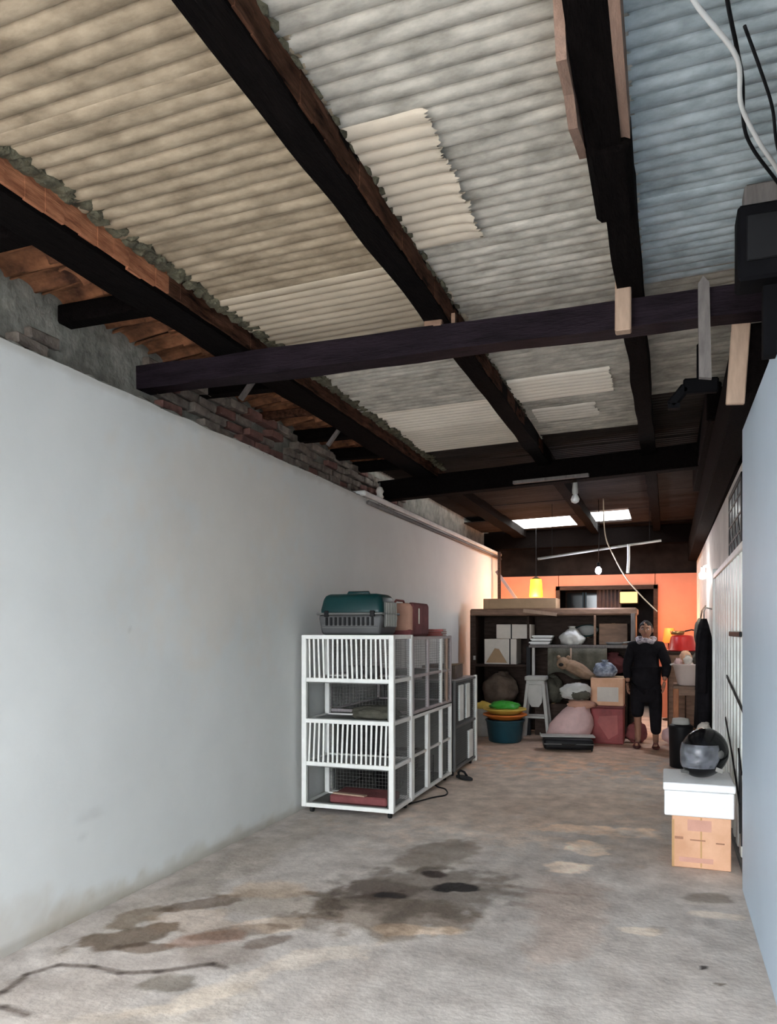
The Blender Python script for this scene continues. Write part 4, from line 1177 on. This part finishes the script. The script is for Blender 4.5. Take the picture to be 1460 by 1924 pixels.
t = thing('bucket', 'pale white bucket half hidden by the blue tub', 'bucket', (-2.42, 10.72, 0))
b = MB(); b.lathe([(0.11, 0), (0.12, 0.01), (0.15, 0.38), (0.155, 0.39), (0.14, 0.385), (0.115, 0.02)], n=24); b.build('body', M_bagwhite, t, True)
b = MB(); b.tube([(0.152 * math.cos(a), 0.152 * math.sin(a), 0.385) for a in [2 * math.pi * j / 24 for j in range(24)]], 0.009, 6, True); b.build('rim', M_bagwhite, t, True)
b = MB(); b.blob((0, 0, 0.42), (0.12, 0.12, 0.07), 0.3, 2, 6, sub=3); b.build('contents', M_yellow, t, True)

# -- tall stool
t = thing('tall_stool', 'tall pale grey plastic stool with splayed legs', 'stool', (-1.68, 10.76, 0))
b = MB(); b.box((0, 0, 0.83), (0.29, 0.27, 0.06), bevel=0.02, seg=3); b.build('seat', M_greylight, t, True)
b = MB(); b.box((0, 0, 0.77), (0.25, 0.235, 0.07), bevel=0.01); b.build('apron', M_greylight, t)
b = MB(); b.prism([(-0.11, 0.74), (0.11, 0.74), (0.09, 0.50), (0.05, 0.44), (-0.05, 0.44), (-0.09, 0.50)], 'y', -0.118, -0.108); b.build('front_panel', M_greylight, t)
for sx in (-1, 1):
    for sy in (-1, 1):
        b = MB(); b.bar((sx * 0.105, sy * 0.10, 0.76), (sx * 0.185, sy * 0.15, 0.0), 0.045, 0.04, 0.006); b.build('leg', M_greylight, t)
for sy in (-1, 1):
    b = MB(); b.bar((-0.14, sy * 0.128, 0.3), (0.14, sy * 0.128, 0.3), 0.02, 0.03); b.build('stretcher', M_greylight, t)

# -- sacks and heap
t = thing('sack', 'leaning pink-white sack in front of the cabinet', 'sack', (-1.16, 10.33, 0))
b = MB(); b.blob((0, 0, 0.25), (0.25, 0.2, 0.31), 0.12, 1.5, 21, flat=0.0, fn=lambda q: Vector((q.x * (1.1 - 0.25 * q.z / 0.3) + 0.36 * q.z, q.y, q.z))); b.build('body', M_pink, t, True)
b = MB(); b.blob((0.12, 0, 0.53), (0.19, 0.14, 0.06), 0.3, 2.3, 22, sub=3); b.build('folded_mouth', M_peach, t, True)
k = thing('cloth_bundle', 'grey-white rolled cloth bundle on top of the pink sack', 'bundle', (-1.10, 10.36, 0.585))
b = MB(); b.blob((0, 0, 0.10), (0.20, 0.14, 0.12), 0.2, 2, 23, flat=0.0); b.build('body', M_bagwhite, k, True)
b = MB(); b.blob((0.06, -0.09, 0.07), (0.13, 0.07, 0.065), 0.3, 2.2, 24, sub=3); b.build('fold', M_olive, k, True)
k = thing('plush_toy', 'brown plush heap with ears above the cloth bundle', 'plush toy', (-1.18, 10.76, 0.86))
b = MB(); b.blob((0.05, 0, 0.10), (0.22, 0.12, 0.10), 0.2, 1.8, 25, fn=lambda q: Vector((q.x, q.y, q.z - q.x * 0.45))); b.build('body', M_fur, k, True)
b = MB(); b.blob((-0.13, -0.04, 0.18), (0.09, 0.08, 0.085), 0.1, 1.8, 26, sub=3); b.build('head', M_fur, k, True)
for s in (-1, 1):
    b = MB(); b.blob((-0.13 + s * 0.065, -0.03, 0.26), (0.03, 0.02, 0.03), 0.05, 1, 27, sub=2); b.build('ear', M_fur, k, True)
b = MB(); b.blob((-0.15, -0.115, 0.165), (0.035, 0.025, 0.025), 0.05, 1, 28, sub=2); b.build('muzzle', M_hair, k, True)
carton('wooden_crate', 'dark crate behind the pink sack holding the plush toy', (-1.10, 10.74, 0.0), (0.24, 0.22, 0.78), 0, M_wood_dark, cat='crate')
t = thing('storage_box', 'dull red storage box on the floor beside the pink sack', 'box', (-0.72, 10.66, 0))
b = MB(); b.box((0, 0, 0.235), (0.42, 0.36, 0.47), bevel=0.02, seg=2); b.build('body', M_redbox, t)
b = MB(); b.box((0, 0, 0.485), (0.44, 0.38, 0.03), bevel=0.01); b.build('lid', M_maroon, t)
b = MB(); b.prism([(-0.10, 0.36), (0.13, 0.38), (0.14, 0.14), (0.02, 0.06), (-0.12, 0.28)], 'y', -0.184, -0.178); b.build('front_panel', mat('red_panel', (0.38, 0.10, 0.09), 0.6), t)
t = thing('carton_box', 'cream carton with a pale label on the dull red box', 'box', (-0.72, 10.67, 0.50))
b = MB(); b.box((0, 0, 0.18), (0.42, 0.34, 0.36), bevel=0.008); b.build('body', M_card_orange, t)
b = MB(); b.box((0.01, -0.172, 0.15), (0.27, 0.004, 0.19)); b.build('label_panel', M_whitecarton, t)
b = MB(); b.box((0, -0.02, 0.363), (0.42, 0.30, 0.006), (R(5), 0, 0)); b.build('flap', M_card, t)
k = thing('cloth_bundle', 'blue and white patterned cloth bundle on the cream carton', 'bundle', (-0.76, 10.68, 0.875))
b = MB(); b.blob((0, 0, 0.08), (0.15, 0.11, 0.11), 0.2, 2, 31, flat=0.0); b.build('body', M_bluepat, k, True)
b = MB(); b.lathe([(0.03, 0.16), (0.02, 0.185), (0.05, 0.22), (0.02, 0.22)], n=12); b.build('knot', M_bluepat, k, True)
t = thing('suitcase', 'flat black suitcase lying on the floor in front of the pink sack', 'suitcase', (-1.15, 9.84, 0), R(12))
b = MB(); b.box((0, 0, 0.085), (0.60, 0.34, 0.13), bevel=0.04, seg=3); b.build('body', M_black, t, True)
b = MB(); b.box((0, 0, 0.09), (0.61, 0.35, 0.012), bevel=0.004); b.build('seam', M_greyplastic, t)
b = MB(); b.tube([(-0.08, -0.17, 0.09), (-0.07, -0.205, 0.09), (0.07, -0.205, 0.09), (0.08, -0.17, 0.09)], 0.010, 8); b.build('handle', M_rubber, t, True)
for s in (-1, 1):
    b = MB(); b.lathe([(0.02, -0.01), (0.024, 0), (0.02, 0.01)], n=12); link('wheel', b.mesh('wheel', M_rubber, True), t, (0.28, s * 0.13, 0.024), (0, R(90), 0))
k = thing('tray', 'pale flat board resting on the black suitcase', 'board', (-1.16, 9.9, 0.153), R(12))
b = MB(); b.box((0, 0, 0.012), (0.66, 0.22, 0.016), (0, 0, 0), bevel=0.004); b.build('board', M_greylight, k)
b = MB(); b.box((-0.33, 0, 0.022), (0.012, 0.22, 0.02)); b.build('edge', M_greylight, k)

# -- table with basin on the right
t = thing('work_table', 'small table with orange-brown legs by the right wall', 'table', (0.29, 10.3, 0))
b = MB(); b.box((0, 0, 0.80), (0.40, 0.62, 0.035), bevel=0.005); b.build('tabletop', M_wood_mid, t)
for sx in (-1, 1):
    for sy in (-1, 1):
        b = MB(); b.box((sx * 0.165 - (0.03 if sx > 0 else 0), sy * 0.27, 0.39), (0.06, 0.06, 0.785), bevel=0.005); b.build('leg', M_wood_orange, t)
b = MB(); b.box((0, -0.27, 0.74), (0.36, 0.03, 0.08)); b.build('apron', M_wood_mid, t)
t = thing('basin', 'white plastic basin on the table by the right wall', 'basin', (0.27, 10.2, 0.818))
b = MB(); b.lathe([(0.12, 0), (0.14, 0.01), (0.20, 0.24), (0.222, 0.25), (0.222, 0.265), (0.19, 0.262), (0.13, 0.02)], n=32, sx=0.9); b.build('body', mat('pinkish_white', (0.70, 0.58, 0.52), 0.5, var=0.05), t, True)
for s in (-1, 1):
    b = MB(); b.box((s * 0.2, -0.03, 0.25), (0.03, 0.10, 0.016), bevel=0.005); b.build('handle', M_whiteplast, t)
for i, (x, y, z, s, mm, lb) in enumerate([(0.15, 10.10, 1.085, (0.08, 0.09, 0.07), M_pink, 'pink packet at the left in the white basin'),
                                          (0.26, 10.10, 1.09, (0.09, 0.11, 0.10), M_whitecarton, 'cream packet in the middle of the white basin'),
                                          (0.37, 10.16, 1.10, (0.09, 0.14, 0.12), M_olive, 'olive-grey packet at the right in the white basin'),
                                          (0.24, 10.28, 1.10, (0.12, 0.13, 0.14), M_card_orange, 'tan packet at the back of the white basin')]):
    k = thing('food_packet', lb, 'packet', (x, y, z - 0.02), R(15 * i), 'packets in the white basin')
    b = MB(); b.blob((0, 0, s[2] / 2), (s[0] * 0.6, s[1] * 0.55, s[2] * 0.6), 0.3, 2, 40 + i, sub=3); b.build('pouch', mm, k, True)
    b = MB(); b.box((0, 0, s[2] * 1.05), (s[0] * 0.7, 0.008, 0.03)); b.build('seal', mm, k)
t = thing('cupboard', 'dark low cupboard behind the table by the right wall', 'cupboard', (0.26, 11.6, 0))
b = MB(); b.box((0, 0, 0.60), (0.46, 0.6, 1.20), bevel=0.006); b.build('body', M_wood_dark, t)
for s in (-1, 1):
    b = MB(); b.box((s * 0.112, -0.305, 0.6), (0.21, 0.015, 1.1), bevel=0.004); d = b.build('door', M_wood_mid, t)
    b = MB(); b.box((s * 0.02, -0.32, 0.65), (0.012, 0.02, 0.08), bevel=0.003); b.build('handle', M_greylight, d)
t = thing('basin', 'bright red plastic basin upside down on the dark cupboard', 'basin', (0.22, 11.5, 1.203))
b = MB(); b.lathe([(0.195, 0), (0.20, 0.012), (0.185, 0.02), (0.15, 0.19), (0.13, 0.215), (0.06, 0.222)], n=32); b.build('body', M_red, t, True)
b = MB(); b.tube([(0.198 * math.cos(a), 0.198 * math.sin(a), 0.01) for a in [2 * math.pi * j / 32 for j in range(32)]], 0.010, 6, True); b.build('rim', M_red, t, True)
t = thing('pan', 'small brass pan with a dark handle resting on the red basin', 'pan', (0.16, 11.45, 1.427))
b = MB(); b.lathe([(0.07, 0), (0.085, 0.008), (0.10, 0.055), (0.094, 0.055), (0.075, 0.014)], n=24); b.build('bowl', mat('brass', (0.38, 0.22, 0.08), 0.35, metal=0.7), t, True)
b = MB(); b.tube([(0.095, 0, 0.05), (0.18, 0.0, 0.07), (0.25, 0, 0.06)], 0.010, 8); b.build('handle', M_black, t, True)

# -- coats on the right wall
t = thing('hanging_coat', 'long black coat hanging on the right wall beyond the gate', 'coat', (0.40, 9.15, 0))
b = MB()
def coat_ring(z, rx, ry, k):
    return [b.bm.verts.new((rx * (1 + 0.10 * math.sin(3 * a + k)) * math.cos(a), ry * (1 + 0.12 * math.sin(5 * a + k)) * math.sin(a), z)) for a in [2 * math.pi * j / 28 for j in range(28)]]
rg = [coat_ring(z, rx, ry, i) for i, (z, rx, ry) in enumerate([(0.42, 0.10, 0.20), (0.7, 0.098, 0.2), (1.0, 0.09, 0.18), (1.25, 0.088, 0.18), (1.42, 0.08, 0.19), (1.55, 0.055, 0.14), (1.62, 0.03, 0.06)])]
for p, q in zip(rg, rg[1:]):
    for j in range(28):
        b.bm.faces.new((p[j], p[(j + 1) % 28], q[(j + 1) % 28], q[j]))
b.bm.faces.new(list(reversed(rg[0]))); b.bm.faces.new(rg[-1])
b.build('body', M_blackcloth, t, True)
for s in (-1, 1):
    b = MB(); b.tube([(0, s * 0.15, 1.50), (-0.02, s * 0.2, 1.3), (-0.03, s * 0.22, 1.0), (-0.03, s * 0.22, 0.82)], [0.05, 0.055, 0.05, 0.055], 12); b.build('sleeve', M_blackcloth, t, True)
b = MB(); b.tube([(0.10, 0, 1.72), (0.02, 0, 1.74), (0.0, 0, 1.70), (0, 0, 1.60)], 0.008, 8); b.build('hook', M_greylight, t, True)
t = thing('hanging_bag', 'olive cloth bag hung on the right wall behind the black coat', 'bag', (0.42, 10.6, 1.28))
b = MB(); b.blob((0, 0, 0.16), (0.07, 0.16, 0.20), 0.15, 1.8, 51); b.build('body', M_olive, t, True)
b = MB(); b.tube([(0, -0.09, 0.3), (0.02, -0.05, 0.46), (0.06, 0, 0.52), (0.02, 0.05, 0.46), (0, 0.09, 0.3)], 0.010, 8); b.build('strap', M_brownsack, t, True)

# -- things in the dark room beyond the doorway
t = thing('glass_cupboard', 'dark cupboard with two glass doors seen through the doorway', 'cupboard', (-1.45, 15.2, 0))
b = MB(); b.box((0, 0.1, 1.12), (0.72, 0.34, 2.24), bevel=0.006); b.build('body', M_wood_dark, t)
for s in (-1, 1):
    b = MB(); b.box((s * 0.175, -0.085, 1.95), (0.30, 0.012, 0.5)); d = b.build('door', M_glass, t)
    b = MB(); b.box((s * 0.025, -0.095, 1.95), (0.03, 0.012, 0.52)); b.build('stile', mat('blue_frame', (0.02, 0.07, 0.10), 0.4), d)
t = thing('curtain', 'grey curtain hanging inside the doorway', 'curtain', (-0.98, 14.9, 0))
b = MB()
rows_ = [[b.bm.verts.new((-0.22 + 0.44 * u / 30, 0.03 * math.sin(u * 1.3), z)) for u in range(31)] for z in (0.3, 1.0, 1.6, 2.25)]
for a, c in zip(rows_, rows_[1:]):
    for i in range(30):
        b.bm.faces.new((a[i], a[i + 1], c[i + 1], c[i]))
co = b.build('drape', M_curtain, t, True); md = co.modifiers.new('thick', 'SOLIDIFY'); md.thickness = 0.006
b = MB(); b.tube([(-0.3, 0, 2.26), (0.3, 0, 2.26)], 0.012, 8); b.build('rod', M_wood_dark, t, True)
t = thing('light_box', 'small yellow lit box glowing inside the doorway', 'lamp', (-0.62, 14.55, 1.98))
b = MB(); b.box((0, 0, 0.10), (0.30, 0.08, 0.20), bevel=0.008); b.build('screen', M_glowbox, t)
b = MB(); b.box((0, 0.05, 0.10), (0.33, 0.03, 0.23), bevel=0.004); b.build('housing', M_wood_dark, t)
b = MB(); b.tube([(0, 0.05, 0.2), (0, 0.05, 0.52)], 0.006, 6); b.build('cord', M_black, t)

# ---- lamps with their own light
def point(name, loc, energy, col, r):
    d = bpy.data.lights.new(name, 'POINT'); d.energy = energy; d.color = col; d.shadow_soft_size = r
    o = bpy.data.objects.new(name, d); COL.objects.link(o); o.location = loc
    return o

t = thing('lantern', 'glowing yellow lantern hanging before the peach wall', 'lamp', (-2.10, 13.4, 2.06))
b = MB(); b.lathe([(0.10, 0), (0.115, 0.01), (0.105, 0.16), (0.095, 0.30), (0.085, 0.31)], n=24); b.build('shade', M_lantern, t, True)
b = MB(); b.lathe([(0.09, 0.31), (0.04, 0.34), (0.015, 0.36)], n=16); b.build('cap', M_wood_dark, t, True)
b = MB(); b.tube([(0, 0, 0.36), (0, 0, 1.19)], 0.006, 6); b.build('cord', M_black, t)
point('lantern_light', (-2.10, 13.2, 1.98), 22, (1.0, 0.42, 0.18), 0.12)

def hanging_bulb(label, loc, m, energy, col, drop):
    k = thing('light_bulb', label, 'bulb', loc)
    q = MB(); q.lathe([(0.012, -0.05), (0.03, -0.04), (0.042, -0.01), (0.038, 0.02), (0.02, 0.045)], n=18); q.build('glass', m, k, True)
    q = MB(); q.lathe([(0.02, 0.045), (0.022, 0.05), (0.022, 0.10), (0.01, 0.11)], n=14); q.build('socket', M_black, k, True)
    q = MB(); q.tube([(0, 0, 0.11), (0.01, 0, drop * 0.6), (0, 0, drop)], 0.005, 6); q.build('cord', M_black, k, True)
    point('bulb_light', (loc[0], loc[1] - 0.02, loc[2] - 0.10), energy, col, 0.05)
hanging_bulb('bright cool white bulb hanging before the far doorway', (-0.86, 10.9, 2.31), M_bulb_cool, 11, (0.80, 0.84, 1.0), 0.97)
k = thing('wall_lamp', 'bright white bulb fixed on the right wall', 'bulb', (0.44, 10.4, 2.18))
b = MB(); b.lathe([(0.014, -0.05), (0.034, -0.04), (0.046, -0.008), (0.04, 0.02), (0.02, 0.045)], n=18); b.build('glass', M_bulb_white, k, True)
b = MB(); b.lathe([(0.02, 0.045), (0.024, 0.05), (0.024, 0.10), (0.012, 0.11)], n=14); b.build('socket', M_whiteplast, k, True)
b = MB(); b.bar((0, 0, 0.10), (0.06, 0, 0.12), 0.03, 0.03); b.build('bracket', M_whiteplast, k)
point('wall_lamp_light', (0.34, 10.35, 2.12), 5, (1.0, 0.93, 0.84), 0.05)
k = thing('table_lamp', 'small orange lamp glowing against the peach wall beside the doorway', 'lamp', (0.06, 13.6, 0.0))
b = MB(); b.lathe([(0.10, 0), (0.11, 0.02), (0.02, 0.04), (0.018, 1.28), (0.03, 1.3)], n=18); b.build('stand', M_wood_dark, k, True)
b = MB(); b.lathe([(0.10, 1.28), (0.105, 1.29), (0.075, 1.52), (0.07, 1.525)], n=20); b.build('shade', mat('orange_shade', (0.5, 0.09, 0.02), 0.6, var=0.02, emis=(1.0, 0.16, 0.02), estr=0.6), k, True)
point('table_lamp_light', (0.06, 13.35, 1.62), 9, (1.0, 0.36, 0.13), 0.1)

t = thing('ceiling_bulb', 'small unlit white bulb holder under the tie beam', 'bulb', (-0.86, 8.0, 2.78))
b = MB(); b.lathe([(0.012, 0), (0.035, 0.012), (0.045, 0.04), (0.03, 0.075), (0.022, 0.09)], n=18); b.build('glass', M_whiteplast, t, True)
b = MB(); b.lathe([(0.022, 0.09), (0.03, 0.10), (0.03, 0.14), (0.02, 0.25)], n=14); b.build('holder', M_greylight, t, True)
t = thing('insulator', 'small pale insulator on the wall top near the tie beam', 'insulator', (-2.88, 7.75, 2.9))
b = MB(); b.lathe([(0.03, 0), (0.045, 0.02), (0.03, 0.05), (0.045, 0.08), (0.03, 0.12), (0.012, 0.13)], n=16); b.build('body', M_whitecarton, t, True)
b = MB(); b.lathe([(0.008, 0.13), (0.008, 0.17), (0.004, 0.175)], n=8); b.build('pin', M_greyplastic, t)

PIPE = cable('pipe', 'long grey pipe slung slanting under the far roof', [(-1.70, 11.0, 2.50), (-0.9, 11.0, 2.60), (-0.05, 11.0, 2.70)], 0.017, M_greylight, 'pipe')
m = MB(); m.tube([(-1.5, 11.0, 2.53), (-1.5, 11.0, 3.29)], 0.004, 6); o = m.build('hanger_wire', M_black, PIPE)
m = MB(); m.tube([(-0.2, 11.0, 2.69), (-0.2, 11.0, 3.32)], 0.004, 6); o = m.build('hanger_wire', M_black, PIPE)
cable('cord', 'pale cord running from the slung pipe down to the doorway', [(-0.80, 10.95, 3.3), (-0.775, 10.95, 2.80), (-0.66, 10.95, 2.5), (-0.5, 10.93, 2.2), (-0.3, 10.93, 1.95), (-0.1, 10.93, 1.74)], 0.008, M_cord, 'cord')
cable('pipe', 'short white pipe hanging upright below the slung pipe', [(-0.47, 10.98, 2.66), (-0.47, 10.98, 2.45), (-0.48, 10.98, 2.27)], 0.020, M_whiteplast, 'pipe')
# braces at the end of the left wall
t = thing('wall_brace', 'dark wooden brace propped at the end of the left wall', 'brace', (-2.72, 13.3, 1.9))
b = MB(); b.bar((0, 0, 0), (0, 0, 0.95), 0.05, 0.05); b.build('post', M_wood_dark, t)
b = MB(); b.bar((-0.05, 0, 0.62), (0.30, 0, 0.12), 0.04, 0.05); b.build('strut', M_curtain, t)

# ================================================================== PERSON
def skinned(name, verts, edges, radii, m, parent, sub=2, root=0):
    me = bpy.data.meshes.new(name)
    me.from_pydata([Vector(v) for v in verts], edges, [])
    o = bpy.data.objects.new(name, me); COL.objects.link(o)
    o.modifiers.new('skin', 'SKIN')
    for i, r in enumerate(radii):
        sv = me.skin_vertices[0].data[i]
        sv.radius = r if isinstance(r, tuple) else (r, r)
        sv.use_root = (i == root)
    s = o.modifiers.new('sub', 'SUBSURF'); s.levels = sub; s.render_levels = sub
    dg = bpy.context.evaluated_depsgraph_get(); dg.update()
    nm = bpy.data.meshes.new_from_object(o.evaluated_get(dg))
    bpy.data.objects.remove(o)
    nm.materials.clear(); nm.materials.append(m)
    for p in nm.polygons:
        p.use_smooth = True
    return link(name, nm, parent)


# stands facing the camera; local: -y towards the camera, x to the right of the picture
pr = thing('person', 'person in black jacket with patterned scarf standing by the cabinet', 'person', (-0.23, 10.35, 0.0), R(-4))
V = [(0, 0, 0.86), (0, 0, 1.0), (0, 0.01, 1.16), (0, 0.01, 1.29), (0, 0.005, 1.36), (0, -0.01, 1.42),          # 0-5 pelvis..neck
     (-0.09, 0, 0.82), (-0.10, -0.01, 0.46), (-0.10, 0.02, 0.09), (-0.105, -0.11, 0.035),                         # 6-9 left-in-picture leg
     (0.09, 0, 0.82), (0.11, -0.01, 0.46), (0.115, 0.03, 0.09), (0.125, -0.10, 0.035),                            # 10-13
     (-0.165, 0.01, 1.285), (-0.235, 0.02, 1.04), (-0.215, -0.07, 0.83),                                          # 14-16 arm
     (0.165, 0.01, 1.285), (0.255, 0.02, 1.05), (0.225, -0.10, 0.86)]                                             # 17-19 arm
E_ = [(0, 1), (1, 2), (2, 3), (3, 4), (4, 5), (0, 6), (6, 7), (7, 8), (8, 9), (0, 10), (10, 11), (11, 12), (12, 13),
      (3, 14), (14, 15), (15, 16), (3, 17), (17, 18), (18, 19)]
RR = [(0.135, 0.10), (0.12, 0.09), (0.135, 0.095), (0.125, 0.09), 0.055, 0.048,
      (0.085, 0.085), 0.055, 0.038, (0.036, 0.03), (0.085, 0.085), 0.055, 0.038, (0.036, 0.03),
      0.055, 0.042, 0.028, 0.055, 0.042, 0.028]
body = skinned('body', V, E_, RR, M_skin, pr)
# head
b = MB()
def headfn(q):
    if q.z < 0:
        q.x *= 1 - 0.28 * min(1, -q.z / 0.115); q.y = q.y * (1 - 0.10 * min(1, -q.z / 0.115)) - 0.012 * min(1, -q.z / 0.115)
    return q
b.blob((0, -0.015, 1.49), (0.075, 0.092, 0.115), 0.02, 1.5, 3, sub=4, fn=headfn)
head = b.build('head', M_skin, pr, True)
b = MB(); b.blob((0, -0.112, 1.475), (0.014, 0.022, 0.022), 0.05, 1, 1, sub=3); b.bar((0, -0.100, 1.515), (0, -0.115, 1.478), 0.016, 0.012, 0.004); b.build('nose', M_skin, head, True)
for s in (-1, 1):
    b = MB(); b.blob((s * 0.030, -0.094, 1.503), (0.014, 0.010, 0.008), 0, 1, 0, sub=3); b.build('eye', M_eyewhite, head, True)
    b = MB(); b.blob((s * 0.030, -0.1035, 1.503), (0.006, 0.003, 0.0065), 0, 1, 0, sub=2); b.build('iris', M_hair, head, True)
    b = MB(); b.tube([(s * 0.014, -0.102, 1.522), (s * 0.03, -0.103, 1.527), (s * 0.048, -0.092, 1.521)], 0.004, 6); b.build('eyebrow', M_hair, head, True)
    b = MB(); b.blob((s * 0.077, -0.005, 1.49), (0.012, 0.022, 0.032), 0.05, 1, 1, sub=3); b.build('ear', M_skin, head, True)
b = MB(); b.tube([(-0.024, -0.097, 1.437), (0, -0.105, 1.435), (0.024, -0.097, 1.437)], [0.003, 0.007, 0.003], 8); b.build('mouth', M_lips, head, True)
b = MB(); b.blob((0, 0.002, 1.512), (0.083, 0.098, 0.105), 0.08, 3, 7, sub=4)
for f in list(b.bm.faces):
    c = f.calc_center_median()
    if c.y < -0.045 and c.z < 1.556 or c.z < 1.44:
        b.bm.faces.remove(f)
ho = b.build('hair', M_hair, pr, True); md = ho.modifiers.new('thick', 'SOLIDIFY'); md.thickness = 0.012
# clothes
JV = [V[0], V[1], V[2], V[3], V[4], (-0.165, 0.01, 1.285), V[15], (-0.217, -0.06, 0.86), (0.165, 0.01, 1.285), V[18], (0.228, -0.085, 0.89), (0, 0.01, 0.56)]
JE = [(11, 0), (0, 1), (1, 2), (2, 3), (3, 4), (3, 5), (5, 6), (6, 7), (3, 8), (8, 9), (9, 10)]
JR = [(0.19, 0.145), (0.165, 0.125), (0.17, 0.125), (0.155, 0.115), 0.062, 0.082, 0.064, 0.052, 0.082, 0.064, 0.052, (0.215, 0.16)]
jk = skinned('jacket', JV, JE, JR, M_blackcloth, pr)
for v in jk.data.vertices:
    v.co.z = max(v.co.z, 0.55)
SV = [(0, 0, 0.86), (-0.10, 0, 0.76), (-0.105, -0.005, 0.50), (-0.105, -0.003, 0.36), (0.10, 0, 0.76), (0.115, -0.005, 0.50), (0.118, 0.012, 0.16)]
tr = skinned('trousers', SV, [(0, 1), (1, 2), (2, 3), (0, 4), (4, 5), (5, 6)], [(0.15, 0.12), 0.105, 0.088, 0.080, 0.105, 0.088, 0.066], M_blackcloth, pr)
b = MB(); b.tube([((0.095 + 0.01 * math.sin(5 * a)) * math.cos(a), (0.085 + 0.01 * math.sin(4 * a)) * math.sin(a) - 0.012, 1.375 + 0.012 * math.sin(a * 3) - 0.02 * (math.sin(a) < 0)) for a in [2 * math.pi * j / 28 for j in range(28)]], 0.032, 10, True)
sc_ = b.build('scarf', M_scarf, pr, True)
for v in tr.data.vertices:
    v.co.z = max(v.co.z, 0.35 if v.co.x < 0 else 0.15)
# hands with five fingers each
for s, wr_ in ((-1, V[16]), (1, V[19])):
    w = Vector(wr_)
    hb = MB()
    hv = [w, w + Vector((0, -0.02, -0.045)), w + Vector((0, -0.03, -0.085))]
    he = [(0, 1), (1, 2)]
    hr = [0.026, (0.018, 0.036), (0.015, 0.038)]
    for f in range(4):
        off = (-0.027 + f * 0.018)
        L = [0.065, 0.075, 0.070, 0.055][f]
        p0 = w + Vector((0, -0.03 + off, -0.085)); n0 = len(hv)
        hv += [p0, p0 + Vector((-s * 0.006, -0.004, -L * 0.5)), p0 + Vector((-s * 0.028, -0.004, -L * 0.92))]
        he += [(2, n0), (n0, n0 + 1), (n0 + 1, n0 + 2)]
        hr += [0.009, 0.0085, 0.0075]
    n0 = len(hv)
    tb = w + Vector((-s * 0.004, -0.045, -0.04))
    hv += [tb, tb + Vector((-s * 0.012, -0.025, -0.03)), tb + Vector((-s * 0.022, -0.03, -0.06))]
    he += [(1, n0), (n0, n0 + 1), (n0 + 1, n0 + 2)]
    hr += [0.012, 0.010, 0.008]
    skinned('hand', hv, he, hr, M_skin, pr, 1)
for x in (-0.105, 0.125):
    b = MB(); b.lathe([(0.038, 0.0), (0.044, 0.004), (0.044, 0.018), (0.04, 0.02)], (x, -0.045, 0), n=20, sy=2.9); so = b.build('sandal', M_sandal, pr)
    b = MB(); b.tube([(x - 0.042, -0.08, 0.015), (x - 0.02, -0.10, 0.07), (x + 0.02, -0.10, 0.07), (x + 0.042, -0.08, 0.015)], 0.010, 8); b.build('strap', M_sandal, so, True)

# small heap beside the person's feet
sack('orange-lit plastic bag on the floor beside the person', (0.10, 10.75, 0.0), (0.14, 0.12, 0.13), 61, M_pink)
sack('dull red cloth bag on the floor behind the person', (-0.36, 10.78, 0.0), (0.13, 0.12, 0.14), 62, M_maroon)
